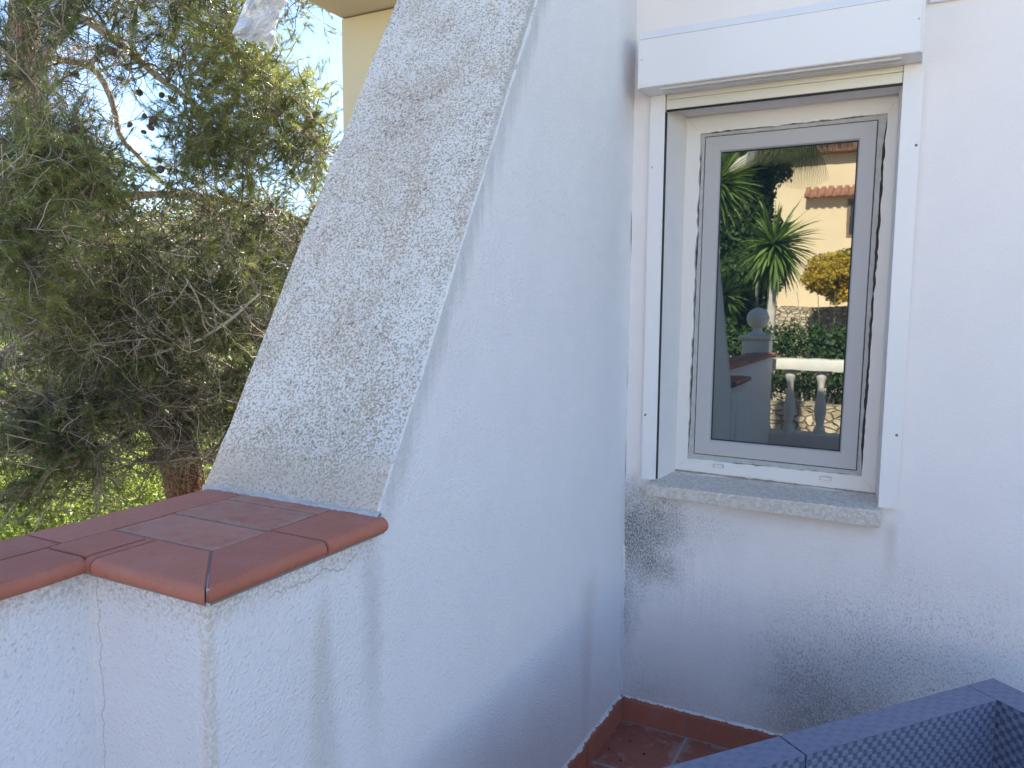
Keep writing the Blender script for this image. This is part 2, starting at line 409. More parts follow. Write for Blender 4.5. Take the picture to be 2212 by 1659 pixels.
def mat_yellow():
    m, p = newmat('cream_render'); P = pos(); n = nz(P, 3, 5, .6); g = nz(P, 110, 3, .6)
    setp(p, mixc(n, (.62, .55, .39), (.68, .61, .45)), .9, g, .0015, .6); return m
M['yellow'] = mat_yellow()
M['cream_far'] = simple('warm_cream_render', (.74, .58, .37), .9, .10, 1.5)
M['soffit'] = simple('soffit_render', (.55, .47, .40), .9, .06, 5)
M['rooftile'] = simple('roof_tile', (.30, .13, .08), .85, .35, 7, .6, 50)
M['bag'] = None
def mat_bag():
    m, p = newmat('white_plastic_film'); P = oco(); setp(p, mixc(nz(P, 25, 4), (.66, .67, .70), (.74, .75, .78)), .3, Specular_IOR_Level=.6)
    tr = X.nt.nodes.new('ShaderNodeBsdfTranslucent'); tr.inputs[0].default_value = (.72, .74, .78, 1)
    q = X.nt.nodes.new('ShaderNodeMixShader'); q.inputs[0].default_value = .25
    X.nt.links.new(p.outputs[0], q.inputs[1]); X.nt.links.new(tr.outputs[0], q.inputs[2]); X.nt.links.new(q.outputs[0], m.node_tree.nodes['Material Output'].inputs[0]); return m
M['bag'] = mat_bag()
M['rope'] = simple('grey_cord', (.35, .34, .32), .8)
def mat_rattan():
    m, p = newmat('blue_grey_rattan'); P = oco(); n = nz(P, 14, 4, .6); g = nz(P, 190, 2, .6)
    t = attr('tint')
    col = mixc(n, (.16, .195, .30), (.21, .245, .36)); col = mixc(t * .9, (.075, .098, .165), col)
    setp(p, col, .55, g, .0004, .5, Specular_IOR_Level=.5); return m
M['rattan'] = mat_rattan()
M['cushion'] = simple('cushion_fabric', (.06, .07, .10), .95, .1, 200)
def mat_ground():
    m, p = newmat('dry_ground'); P = pos(); n = nz(P, .8, 6, .65); g = nz(P, 6, 5, .65)
    c = mixc(g, (.16, .15, .07), (.34, .29, .18)); c = mixc(ss(n, .45, .6), c, (.12, .16, .05))
    setp(p, c, .95, g, .08, 1); return m
M['ground'] = mat_ground()
def mat_stone():
    m, p = newmat('dry_stone'); P = pos(); x, y, z = sep(P)
    q = vec(x, y, z * 1.7); q = q + nzv(P); v = vo(q, 7.5, 'DISTANCE_TO_EDGE'); c = sep(vo(q, 7.5, 'F1', 1))[0]
    n = nz(P, 14, 5, .65); col = mixc(c, (.50, .38, .24), (.74, .60, .42)); col = mixc(ss(n, .45, .7) * .5, col, (.30, .25, .18))
    col = mixc(ss(v, .05, .0) * ss(n, .35, .6) * .8, col, (.16, .12, .08)); setp(p, col, .9, ss(v, 0, .12) + n * .3, .05, 1); return m
M['stone'] = mat_stone()
M['bal_white'] = simple('painted_cast_stone', (.78, .74, .66), .8, .14, 9, .5, 120, .002)
M['windowdark'] = simple('dark_panes', (.03, .035, .04), .1)
M['shutter_wood'] = simple('brown_shutter', (.20, .12, .07), .6)

# ================================================================ SETTING: ground and terrace
NX = 90
def gz(x, y):
    d = math.hypot(x + 1, y + 1)
    left = max(0.0, min(1.0, (d - 9) / 26))
    s = left * left * (3 - 2 * left)
    return -2.6 + s * (4.6 if y > -2 else 2.4) + .25 * math.sin(x * .31 + 1) * math.cos(y * .27) * min(1, d / 10)
xs = np.sign(np.linspace(-1, 1, NX)) * np.abs(np.linspace(-1, 1, NX)) ** 2.6 * 420
V = np.array([(a, b, gz(a, b)) for b in xs for a in xs]); ii = np.arange(NX * NX).reshape(NX, NX)
F = np.stack([ii[:-1, :-1], ii[:-1, 1:], ii[1:, 1:], ii[1:, :-1]], -1).reshape(-1, 4)
tag(npmesh('ground', V, F, M['ground'], smooth=True), kind='structure')
tag(boxo('terrace_floor', (-.29, 7.0, -4.95, 0.0, FLOOR - .3, FLOOR), M['floor']), kind='structure')
boxes = boxo('terrace_base', (-.47, 6.9, -4.9, -.01, -3.2, FLOOR - .303), M['side']); tag(boxes, kind='structure')

# ================================================================ BUTTRESS WALL
buttress = thing('buttress_wall', 'tall white stucco buttress with a weathered sloping top and a tiled low pier at its foot', 'wall', (-.25, -.9, FLOOR))
SA, SB = -2.079, .5678
def sy(z): return SA + SB * z
bm = bmesh.new()
ztop = 4.6
prof = [(-1.885, -3.0), (-1.885, 1.056), (sy(1.056), 1.056), (sy(ztop), ztop), (.9, ztop), (.9, -3.0)]
prism(bm, prof, 0, -.502, 0.0)
# the pier is only as wide as the coping at its foot
be = [e for e in bm.edges if e.calc_length() > .3]
bmesh.ops.bevel(bm, geom=be, offset=.006, segments=2, affect='EDGES', profile=.5)
slices(bm, 2, -.05, 2.7, .035); slices(bm, 1, -1.87, .02, .04); slices(bm, 0, -.49, 0, .05)
roughen(bm, .0045, 5, .0022, 26)
for f in bm.faces:
    n = f.normal; f.normal_update(); f.material_index = 1 if (f.normal.z > .25 and f.calc_center_median().z > 1.07) else 0
o = obj('wall', bm, M['side'], buttress, 35); o.data.materials.append(M['slope'])

def nosed(name, axis, t0, t1, k0, k1, n0, n1, sgn, parent, mat, flat=False, zt=1.085, th=.029):
    """coping tile: runs along axis from t0 to t1, its profile spans n0 (inner) to n1 (outer nosing, rounded); ends skewed by k*(n-n0)"""
    r = th / 2; pr = [(n0, zt - th), (n0, zt)]
    if flat: pr += [(n1, zt), (n1, zt - th)]
    else:
        pr += [(n1 - r, zt)] + [(n1 - r + r * math.sin(a), zt - r + r * math.cos(a)) for a in [math.pi * i / 8 for i in range(1, 8)]] + [(n1 - r, zt - th)]
    bm = bmesh.new(); A = []; B = []
    K = max(2, int(abs(t1 - t0) / .03)); rings = []
    for j in range(K + 1):
        q = j / K; ring = []
        for (n, z) in pr:
            ta = t0 + k0 * (n - n0); tb = t1 + k1 * (n - n0); t = ta + (tb - ta) * q
            ring.append(bm.verts.new((sgn * n, t, z) if axis == 1 else (t, sgn * n, z)))
        rings.append(ring)
    for a, b in zip(rings, rings[1:]):
        for i in range(len(pr)): bm.faces.new((a[i], a[(i+1) % len(pr)], b[(i+1) % len(pr)], b[i]))
    e0 = bm.faces.new(rings[0]); e1 = bm.faces.new(rings[-1]); bmesh.ops.recalc_face_normals(bm, faces=bm.faces)
    bmesh.ops.bevel(bm, geom=list(set(e0.edges) | set(e1.edges)), offset=.0016, segments=2, affect='EDGES')
    off = Vector((random.uniform(-.0008, .0008), random.uniform(-.0008, .0008), random.uniform(-.0009, .0009)))
    for v in bm.verts: v.co += noise.noise_vector(v.co * 14) * .0012 + off
    return obj(name, bm, mat, parent, 40)
J = .0035
T = M['tile']; TD = M['tile_dusty']
nosed('coping_tile', 1, -1.7835 + .002, -1.6475, -.93, 0, -.105, .030, 1, buttress, T)
nosed('coping_tile', 1, -1.644, -1.470, 0, 0, -.107, .030, 1, buttress, T)
# front border: nosing faces -Y ; n is -y
nosed('coping_tile', 0, -.240, -.1068, 0, 1.07, 1.784, 1.910, -1, buttress, T)
nosed('coping_tile', 0, -.262, -.242, 0, 0, 1.784, 1.908, -1, buttress, T)
for (x0, x1, y0, y1) in ((-.3645, -.1115, -1.779, -1.6525), (-.3645, -.1125, -1.6475, -1.5215), (-.3645, -.1125, -1.517, -1.462)):
    nosed('coping_tile', 1, y0, y1, 0, 0, x0, x1, 1, buttress, TD, True, 1.084)
boxo('mortar_bed', (-.372, .012, -1.893, -1.462, 1.05, 1.0815), M['mortar'], buttress)
bm = bmesh.new(); prism(bm, [(-.03, -1.8545), (.0225, -1.9035), (.0262, -1.9000), (-.0265, -1.8510)], 2, 1.0565, 1.0822); roughen(bm, .0006, 90); obj('joint_mortar', bm, M['mortar_light'], buttress)
# mortar fillet where the slope lands on the coping
def fillet(name, a, b, w, h, seg, mat, parent, jit=.5, up=Vector((0, 0, 1)), side=Vector((0, -1, 0))):
    bm = bmesh.new(); rows = []
    a = Vector(a); b = Vector(b)
    for i in range(seg + 1):
        p = a.lerp(b, i / seg); q1 = 1 + jit * noise.noise(p * 23 + Vector((3, 1, 7))) + jit * .8 * noise.noise(p * 120) + jit * .5 * noise.noise(p * 260); q2 = 1 + jit * noise.noise(p * 37 + Vector((9, 4, 2)))+ jit * .6 * noise.noise(p * 77)
        rows.append([bm.verts.new(p + up * h * q2), bm.verts.new(p + up * h * .5 * q2 + side * w * .62 * q1), bm.verts.new(p + side * w * q1), bm.verts.new(p - side * w * .6), bm.verts.new(p - side * w * .6 + up * h * q2)])
    for r0, r1 in zip(rows, rows[1:]):
        for j in range(5): bm.faces.new((r0[j], r0[(j + 1) % 5], r1[(j + 1) % 5], r1[j]))
    bmesh.ops.recalc_face_normals(bm, faces=bm.faces)
    return obj(name, bm, mat, parent, 60)
fillet('mortar_fillet', (-.50, -1.464, 1.0835), (.004, -1.466, 1.0835), .0075, .006, 340, M['mortar_light'], buttress, .7)

# ================================================================ PARAPET
parapet = thing('parapet_wall', 'low white terrace parapet topped with terracotta coping tiles at the left edge', 'wall', (-.38, -3.3, FLOOR))
bm = bmesh.new(); box(bm, -.462, -.285, -4.62, -1.86, -3.0, 1.0562)
bmesh.ops.bevel(bm, geom=[e for e in bm.edges], offset=.006, segments=2, affect='EDGES')
slices(bm, 1, -2.6, -1.9, .04); slices(bm, 2, .3, 1.05, .04); roughen(bm, .005, 5, .002, 26)
obj('wall', bm, M['side'], parapet, 35)
t = -1.906; k = 0
while t > -4.55:
    nosed('coping_tile', 1, max(t - .28, -4.6) + .005, t, 0, 0, -.3635, -.254, 1, parapet, T); t -= .28
nosed('coping_tile', 1, -1.901, -1.7865, 0, 0, -.3635, -.2665, 1, parapet, T, True)
t = -1.463; L = [(-1.8755, -1.463)] + [(-1.8800 - .28 * i - .28 + .005, -1.8800 - .28 * i) for i in range(9)]
for (a, b) in L:
    nosed('coping_tile', 1, a, b, 0, 0, .370, .487, -1, parapet, T)
boxo('mortar_bed', (-.470, -.2865, -4.6, -1.463, 1.05, 1.0814), M['mortar'], parapet)

# ================================================================ HOUSE WITH WINDOW WALL
house = thing('house', 'white rendered house wall with a shuttered window above the terrace corner', 'house', (3.0, 0.2, FLOOR))
bm = bmesh.new()
xs_ = [-.0, .116, .847, 6.8]; zs_ = [-.4, .868, 2.184, 4.82]
gv = {}
for i, a in enumerate(xs_):
    for j, b in enumerate(zs_): gv[i, j] = bm.verts.new((a, 0, b))
for i in range(3):
    for j in range(3):
        if (i, j) != (1, 1): bm.faces.new((gv[i, j], gv[i+1, j], gv[i+1, j+1], gv[i, j+1]))
bk = [bm.verts.new(p) for p in ((.1495, .1300, .8935), (.8285, .1300, .8865), (.8345, .1300, 2.1785), (.1545, .1300, 2.1785))]
fr_ = [gv[1, 1], gv[2, 1], gv[2, 2], gv[1, 2]]
for i in range(4):
    f = bm.faces.new((fr_[i], fr_[(i+1) % 4], bk[(i+1) % 4], bk[i])); f.material_index = 1
rim = [e for e in bm.edges if set(e.verts) <= set(fr_)]
bmesh.ops.bevel(bm, geom=rim, offset=.005, segments=2, affect='EDGES')
slices(bm, 0, .02, 1.6, .05); slices(bm, 2, -.03, 2.6, .05); slices(bm, 1, .03, .12, .03)
for v in bm.verts:
    if v.co.x < 2: v.co += noise.noise_vector(v.co * 4) * .004 + noise.noise_vector(v.co * 22) * .0015
bmesh.ops.recalc_face_normals(bm, faces=bm.faces)
# turn so the front faces -Y
bm.faces.ensure_lookup_table()
if sum((f.normal.y * f.calc_area()) for f in bm.faces) > 0: bmesh.ops.reverse_faces(bm, faces=bm.faces)
o = obj('wall', bm, M['front'], house, 35); o.data.materials.append(M['reveal'])
# body of the house behind the front face
bm = bmesh.new(); box(bm, -.5, 6.8, .36, 7.5, -3.2, 4.82); box(bm, -.5, -.004, .01, .359, 4.602, 4.82)
obj('rear_wall', bm, M['front'], house)
bm = bmesh.new(); box(bm, -.52, 7.1, -.12, 7.8, 4.821, 4.87)
for i in range(32): box(bm, -.52 + i * .238, -.52 + i * .238 + .17, -.15, 7.8, 4.871, 4.92)
obj('roof', bm, M['rooftile'], house)
boxo('added_shade_block', (-.62, -.29, .02, .6, 4.93, 6.9), M['side'], house, .01)  # unseen block added above the roof to keep the rear pier in shade
# plaster ledge at top right of the shutter box
fillet('plaster_ledge', (.905, -.0, 2.395), (6.5, -.0, 2.36), .012, .03, 160, M['reveal'], house, .35)
# skirting tiles
def skirting(name, parent, spans, axis):
    for (a, b) in spans:
        bm = bmesh.new(); th = .012
        pr = [(0, FLOOR), (0, .037), (-.006, .037), (-.010, .0345), (-.0105, .028), (-.012, .0265), (-.012, FLOOR)]
        if axis == 0: prism(bm, pr, 0, a, b)
        else: prism(bm, [(-p[0], p[1]) for p in pr], 1, a, b)
        bmesh.ops.recalc_face_normals(bm, faces=bm.faces)
        sk = obj(name, bm, M['tile'], parent, 30)
skirting('skirting_tile', house, [(.0145, .2525), (.2585, .556), (.562, .86), (.866, 1.17), (1.176, 1.48)], 0)
skirting('skirting_tile', buttress, [(-.358, -.014), (-.66, -.364), (-.96, -.666), (-1.26, -.966), (-1.56, -1.266), (-1.86, -1.566)], 1)
boxo('skirting_grout', (.001, 1.6, -.0095, 0.001, FLOOR, .0345), M['mortar'], house)
boxo('skirting_grout', (-.001, .0095, -1.86, -.001, FLOOR, .0345), M['mortar'], buttress)
fillet('paint_bead', (.012, -.0, .036), (1.5, -.0, .037), .008, .0045, 300, M['reveal'], house, 1.0)
fillet('paint_bead', (.0, -1.2, .036), (.0, -.012, .036), .009, .006, 240, M['reveal'], buttress, 1.0, side=Vector((1, 0, 0)))
fillet('corner_bead', (.002, -.002, .04), (.002, -.002, .62), .0045, .0045, 200, M['reveal'], house, 1.3, up=Vector((0, -1, 0)), side=Vector((1, 0, 0)))

# ---- window ring helpers: quads given as (TL, TR, BR, BL) in (x, z)
OLD_OUT = ((.1530, 2.176), (.8360, 2.176), (.8300, .889), (.1465, .8985))
RAG = ((.2050, 2.1160), (.8035, 2.1235), (.7845, .9425), (.1935, .9440))
SASH = ((.2220, 2.1030), (.7745, 2.1055), (.7655, .9600), (.2165, .9650))
GLS = ((.2760, 2.0490), (.7215, 2.0500), (.7120, 1.0165), (.2730, 1.0190))
def edgepts(q, n, jit=0, sc=30, seed=0, sides=(1, 1, 1, 1), bias=(0, 0, 0, 0)):
    out = []; c = Vector((sum(p[0] for p in q) / 4, sum(p[1] for p in q) / 4))
    for i in range(4):
        a = Vector(q[i]); b = Vector(q[(i+1) % 4]); d = (b - a); nn = Vector((-d.y, d.x)).normalized()
        if (c - a).dot(nn) < 0: nn = -nn
        for k in range(n):
            t = k / n; p = a.lerp(b, t)
            env = min(1, min(t, 1 - t) * 12)
            w_ = (noise.noise(Vector((p.x * sc, p.y * sc, seed))) + .5 * noise.noise(Vector((p.x * sc * 3.1, p.y * sc * 3.1, seed + 5)))+ .9 * noise.noise(Vector((p.x * sc * .3, p.y * sc * .3, seed + 9)))) * jit * sides[i]
            out.append(p + nn * (w_ * env + bias[i] * env))
    return out
def ring(bm, A, B, ya, yb, mi=0):
    a = [bm.verts.new((p[0], ya, p[1])) for p in A]; b = [bm.verts.new((p[0], yb, p[1])) for p in B]
    n = len(a)
    for i in range(n):
        f = bm.faces.new((a[i], a[(i+1) % n], b[(i+1) % n], b[i])); f.material_index = mi
    return a, b
def shrink(q, d):
    cx = sum(p[0] for p in q) / 4; cz = sum(p[1] for p in q) / 4
    return tuple((p[0] + (d if p[0] < cx else -d), p[1] + (d if p[1] < cz else -d)) for p in q)
win = bpy.data.objects.new('window', None); COL.objects.link(win); win.parent = house; win.empty_display_size = .1
N = 70
# old frame: raised lip, front face, ragged broken inner edge going back
bm = bmesh.new()
o0 = edgepts(OLD_OUT, N, .0008, 20, 1); r0 = edgepts(RAG, N, .0046, 42, 2, (1.0, .9, .7, 1.0))
ring(bm, edgepts(shrink(OLD_OUT, -.006), N), o0, .134, .128); ring(bm, o0, edgepts(shrink(OLD_OUT, .004), N), .128, .126)
mid_ = edgepts(shrink(OLD_OUT, .004), N); ring(bm, mid_, r0, .126, .1285); ring(bm, r0, r0, .1285, .150)
bmesh.ops.remove_doubles(bm, verts=bm.verts, dist=.00001); bmesh.ops.recalc_face_normals(bm, faces=bm.faces)
obj('outer_frame', bm, M['pvc_white'], win, 25)
# mitre joints of the old frame (thin dark lines cut into the corners)
for (a, b) in ((OLD_OUT[3], RAG[3]), (OLD_OUT[2], RAG[2]), (OLD_OUT[0], RAG[0]), (OLD_OUT[1], RAG[1])):
    a = Vector((a[0], .1259, a[1])); b = Vector((b[0], .1281, b[1])); d = (b - a); a = a + d * .12; b = a + d * .75
    s_ = Vector((-d.z, 0, d.x)).normalized() * .0005
    bm = bmesh.new(); f = [bm.verts.new(p) for p in (a - s_, a + s_, b + s_, b - s_)]; bm.faces.new(f); obj('frame_joint', bm, M['sealant'], win)
# dark gap behind, crumbly sealant band in front of it
bm = bmesh.new(); ring(bm, edgepts(shrink(RAG, -.02), N), edgepts(shrink(SASH, .01), N), .1495, .1495)
obj('gap', bm, M['gap'], win)
bm = bmesh.new()
s0 = edgepts(RAG, N, .0028, 34, 4, (.5, 1.3, .5, .8), (.0012, .0085, .0006, .0042)); s1 = edgepts(shrink(SASH, -.003), N, .0006, 60, 3)
ring(bm, s0, s0, .1485, .1395); ring(bm, s0, s1, .1395, .1405); ring(bm, s1, s1, .1405, .1465)
bmesh.ops.remove_doubles(bm, verts=bm.verts, dist=.00001); bmesh.ops.recalc_face_normals(bm, faces=bm.faces)
for v in bm.verts: v.co.y += noise.noise(v.co * 70) * .0016
obj('sealant', bm, M['sealant'], win, 40)
def flat(q, y, bm, mi=0): bm.faces.new([bm.verts.new((p[0], y, p[1])) for p in q])
# sash: stepped profile
bm = bmesh.new(); steps = [(SASH, .148), (SASH, .1385), (shrink(SASH, .002), .1370)]
inner = [tuple((s[0] + (g[0] - s[0]) * t, s[1] + (g[1] - s[1]) * t) for s, g in zip(SASH, GLS)) for t in (.90, .94, 1.0)]
steps += [(inner[0], .1385), (inner[1], .1400), (inner[2], .1460), (inner[2], .152)]
for (qa, ya), (qb, yb) in zip(steps, steps[1:]): ring(bm, qa, qb, ya, yb)
bmesh.ops.remove_doubles(bm, verts=bm.verts, dist=.00001); bmesh.ops.recalc_face_normals(bm, faces=bm.faces)
obj('sash', bm, M['pvc_grey'], win)
for (a, b) in zip(SASH, inner[0]):
    a = Vector((a[0], .1368, a[1])); b = Vector((b[0], .1383, b[1])); d = b - a; s_ = Vector((-d.z, 0, d.x)).normalized() * .0004
    a = a + d * .06; bm = bmesh.new(); bm.faces.new([bm.verts.new(p) for p in (a - s_, a + s_, b + s_, b - s_)]); obj('sash_joint', bm, M['sealant'], win)
# gasket round the glass and the pane
bm = bmesh.new(); ring(bm, GLS, shrink(GLS, .0045), .1475, .1492); ring(bm, shrink(GLS, .0045), shrink(GLS, .0045), .1492, .153); obj('gasket', bm, M['black'], win)
bm = bmesh.new(); g0 = shrink(GLS, -.004)
vs = [bm.verts.new((p[0], GLASS_Y, p[1])) for p in g0]; f = bm.faces.new(vs)
bmesh.ops.recalc_face_normals(bm, faces=bm.faces); bm.faces.ensure_lookup_table()
if bm.faces[0].normal.y > 0: bmesh.ops.reverse_faces(bm, faces=bm.faces)
r_ = bmesh.ops.extrude_face_region(bm, geom=list(bm.faces)); bmesh.ops.translate(bm, verts=[v for v in r_['geom'] if isinstance(v, bmesh.types.BMVert)], vec=(0, .006, 0))
bmesh.ops.recalc_face_normals(bm, faces=bm.faces)
obj('pane', bm, M['glass'], win)
# drain caps on the bottom rail
for (cx, cz) in ((.3095, .9285), (.673, .9235)):
    bm = bmesh.new(); box(bm, cx - .0165, cx + .0165, .1175, .1266, cz - .0052, cz + .0052)
    bmesh.ops.bevel(bm, geom=list(bm.edges), offset=.0022, segments=3, affect='EDGES'); obj('drain_cap', bm, M['pvc_white'], win, 40)
    boxo('drain_slot', (cx - .0185, cx + .0185, .1235, .1262, cz - .0068, cz + .0068), M['sealant'], win, .001)
# dirt line between frame and sill
fillet('frame_caulk', (.146, .128, .8935), (.832, .128, .885), .006, .006, 100, simple('brown_caulk', (.36, .29, .23), .9, .4, 60), win, .9)
# sill: front edge a little thicker at the right
bm = bmesh.new()
F0 = [(.1000, .832), (.8515, .8205), (.8575, .8750), (.0990, .8710)]
B0 = [(.120, .838), (.845, .826), (.838, .8865), (.140, .8935)]
a = [bm.verts.new((p[0], -.060, p[1])) for p in F0]
m_ = [bm.verts.new((p[0], -.002, p[1])) for p in ((.1000, .834), (.8545, .8225), (.8575, .8800), (.0990, .8790))]
c_ = [bm.verts.new((p[0], .13, p[1])) for p in B0]
bm.faces.new(a); bm.faces.new(c_[::-1])
for u, v in ((a, m_), (m_, c_)):
    for i in range(4): bm.faces.new((u[i], v[i], v[(i+1) % 4], u[(i+1) % 4]))
bmesh.ops.recalc_face_normals(bm, faces=bm.faces)
bmesh.ops.bevel(bm, geom=[e for e in bm.edges if all(v.co.y < -.05 for v in e.verts)], offset=.0035, segments=3, affect='EDGES')
slices(bm, 0, .12, .85, .03); roughen(bm, .0012, 12, .0006, 60)
obj('sill', bm, M['sill'], win, 35)
# shutter box, its lip and its end caps
sb = bpy.data.objects.new('roller_shutter', None); COL.objects.link(sb); sb.parent = house; sb.empty_display_size = .1
bm = bmesh.new()
prism(bm, [(-.001, 2.2265), (-.128, 2.2265), (-.130, 2.2300), (-.130, 2.3825), (-.129, 2.3845), (-.095, 2.4150), (-.001, 2.4150)], 0, .0615, .8915)
obj('shutter_box', bm, M['alu'], sb, 20)
for (x0, x1) in ((.0575, .0612), (.8918, .8955)):
    bm = bmesh.new(); prism(bm, [(-.0005, 2.2235), (-.1325, 2.2235), (-.1325, 2.3840), (-.097, 2.4175), (-.0005, 2.4175)], 0, x0, x1); obj('end_cap', bm, M['alu'], sb)
boxo('box_seam', (.0618, .8912, -.1308, -.1300, 2.3800, 2.3816), M['sealant'], sb)
# soffit rails under the box
boxo('soffit_rail', (.125, .842, -.105, -.088, 2.2205, 2.2262), M['alu_dirty'], sb)
boxo('soffit_rail', (.125, .842, -.066, -.052, 2.2205, 2.2262), M['alu_dirty'], sb)
# lowered end slat and the strip above it
boxo('shutter_slat', (.1215, .8455, -.0125, -.003, 2.2090, 2.2262), M['cream'], sb, .0015)
boxo('shutter_slat', (.1215, .8455, -.0145, -.003, 2.1760, 2.2075), M['cream'], sb, .002)
boxo('slat_shadow_strip', (.1215, .8455, -.0125, -.003, 2.1700, 2.1757), M['black'], sb, .001)  # black strip painted in for the shadow gap below the end slat
# guide rails
for (x0, x1, z0, z1, tw) in ((.0665, .1200, .8845, 2.2262, -.001), (.8440, .8990, .8780, 2.2262, .003)):
    bm = bmesh.new(); v = box(bm, x0, x1, -.0200, -.0005, z0, z1)
    for q in bm.verts:
        if q.co.z > 1.5: q.co.x += tw
    bmesh.ops.bevel(bm, geom=list(bm.edges), offset=.0012, segments=2, affect='EDGES'); gr = obj('guide_rail', bm, M['alu'], sb, 30)
for (x, z, mt) in ((.0787, 1.986, 'screw_white'), (.0757, 1.117, 'screw'), (.8916, 1.988, 'screw'), (.8848, 1.112, 'screw')):
    bm = bmesh.new(); bmesh.ops.create_uvsphere(bm, u_segments=12, v_segments=8, radius=.0042)
    for v in bm.verts: v.co = Vector((v.co.x + x, v.co.y * .5 - .0203, v.co.z + z))
    obj('screw', bm, M[mt], sb, 60)
for (x, z) in ((.0690, 2.316), (.8814, 2.317)):
    bm = bmesh.new(); bmesh.ops.create_uvsphere(bm, u_segments=12, v_segments=8, radius=.0034)
    for v in bm.verts: v.co = Vector((v.co.x + x, v.co.y * .5 - .1303, v.co.z + z))
    obj('screw', bm, M['screw_white'], sb, 60)
# black slit along the left rail: shutter channel seen from the side
boxo('rail_channel', (.1203, .1222, -.0195, -.0003, .886, 2.168), M['black'], sb)

# ================================================================ NEIGHBOURING WING (cream)
wing = thing('house', 'cream rendered house wing with an overhanging tiled eave rising behind the sloping buttress', 'house', (-1.5, 3.0, -2.6))
WX, WZ = -2.568, 3.398
bm = bmesh.new(); prism(bm, [(WX, -3.2), (-.51, -3.2), (-.51, WZ - .01), (WX, WZ - .01)], 1, 1.5, 7.4)
slices(bm, 2, 0, 3.4, .15); slices(bm, 0, -2.5, -1.5, .1); roughen(bm, .004, 3, .002, 14); obj('wall', bm, M['yellow'], wing, 35)
boxo('eave_soffit', (WX - .004, -.51, .85, 7.6, WZ, WZ + .07), M['soffit'], wing)
bm = bmesh.new()
for k in range(6):
    t0, t1 = .80 + k * .40, .80 + k * .40 + .44
    an = [math.pi * i / 8 for i in range(9)]
    A = [bm.verts.new((WX - .045 - .075 * math.cos(a), t0, WZ + .075 + .07 * math.sin(a) + k * .05)) for a in an]
    B = [bm.verts.new((WX - .045 - .065 * math.cos(a), t1, WZ + .085 + .06 * math.sin(a) + k * .05 + .05)) for a in an]
    for i in range(8): bm.faces.new((A[i], A[i+1], B[i+1], B[i]))
    bm.faces.new(A)
obj('verge_tiles', bm, M['rooftile'], wing, 40)
bm = bmesh.new(); prism(bm, [(.83, WZ + .072), (7.6, WZ + .072), (4.2, WZ + .9)], 0, WX, -.52); obj('roof', bm, M['rooftile'], wing)

# ================================================================ SOFA
ST = Vector((-.628, -.778, 0)); SN = Vector((.778, -.628, 0)); SO = Vector((1.151, -.341, 0)); SH = .53
def sp(a, b, z): return SO + ST * a + SN * b + Vector((0, 0, z))
def weave(acc, o, u, v, n, lu, lv, pu, pv, amp, res=.0019, frac=.60, wobble=1.0, flatt=False):
    """woven panel: horizontal strips of pitch pv, passing over uprights of pitch pu, alternate rows offset by half"""
    nu = max(2, int(lu / res)); nv = max(2, int(lv / res))
    U = np.linspace(0, lu, nu + 1)[None, :].repeat(nv + 1, 0); W = np.linspace(0, lv, nv + 1)[:, None].repeat(nu + 1, 1)
    wv = W + .0012 * np.sin(U * 9 + 1) * wobble
    row = np.floor(wv / pv); fv = wv / pv - row
    fu = (U + .0010 * np.sin(W * 14) * wobble + rngrow(row) * .004) / pu + .5 * (row % 2); fu = fu - np.floor(fu)
    over = np.clip(np.minimum(fu, frac - fu) / .045, 0, 1) * (fu < frac)
    over = over * over * (3 - 2 * over)
    strip = np.clip(np.minimum(fv, 1 - fv) / .11, 0, 1); strip = strip * (2 - strip)
    crown = 1 - .35 * ((fu - frac / 2) / (frac / 2)) ** 2 * (fu < frac)
    hgt = over * strip * crown + (1 - over) * .28 * (1 - .4 * np.abs(fv - .5))
    H = amp * (hgt - 1)
    ed = np.minimum(np.minimum(U, lu - U), np.minimum(W, lv - W)); H = H * np.clip(ed / .002, 0, 1)
    P = np.array(o)[None, None] + U[..., None] * np.array(u) + W[..., None] * np.array(v) + H[..., None] * np.array(n)
    idx = np.arange(P.shape[0] * P.shape[1]).reshape(P.shape[:2])
    F = np.stack([idx[:-1, :-1], idx[:-1, 1:], idx[1:, 1:], idx[1:, :-1]], -1).reshape(-1, 4)
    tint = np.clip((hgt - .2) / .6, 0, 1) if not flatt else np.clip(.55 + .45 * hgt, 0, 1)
    acc.add(P.reshape(-1, 3), F, tint.ravel())
def rngrow(row): return np.sin(row * 12.9898) * .5
def block(name, parent, a0, a1, b0, b1, z0, z1, faces='tfbl'):
    """rattan-covered block in sofa coordinates; each visible side a woven panel"""
    acc = Acc(); Z = Vector((0, 0, 1)); e = .004
    la, lb, lz = a1 - a0, b1 - b0, z1 - z0
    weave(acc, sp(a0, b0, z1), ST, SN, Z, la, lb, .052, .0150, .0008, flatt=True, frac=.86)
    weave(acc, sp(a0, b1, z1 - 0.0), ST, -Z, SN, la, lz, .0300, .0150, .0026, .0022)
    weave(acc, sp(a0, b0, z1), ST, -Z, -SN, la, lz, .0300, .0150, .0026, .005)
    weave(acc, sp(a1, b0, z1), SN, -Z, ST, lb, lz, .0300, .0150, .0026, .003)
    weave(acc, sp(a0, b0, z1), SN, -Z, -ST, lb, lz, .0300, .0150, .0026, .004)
    return acc.build(name, M['rattan'], parent, True)
corner_sofa = thing('corner_sofa', 'blue grey woven rattan sofa corner section with two thin back panels nearest the window wall', 'sofa', sp(.4, .4, FLOOR))
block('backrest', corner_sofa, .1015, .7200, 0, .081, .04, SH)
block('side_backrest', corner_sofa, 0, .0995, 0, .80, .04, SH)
block('seat_base', corner_sofa, .101, .7190, .083, .80, .04, .17)
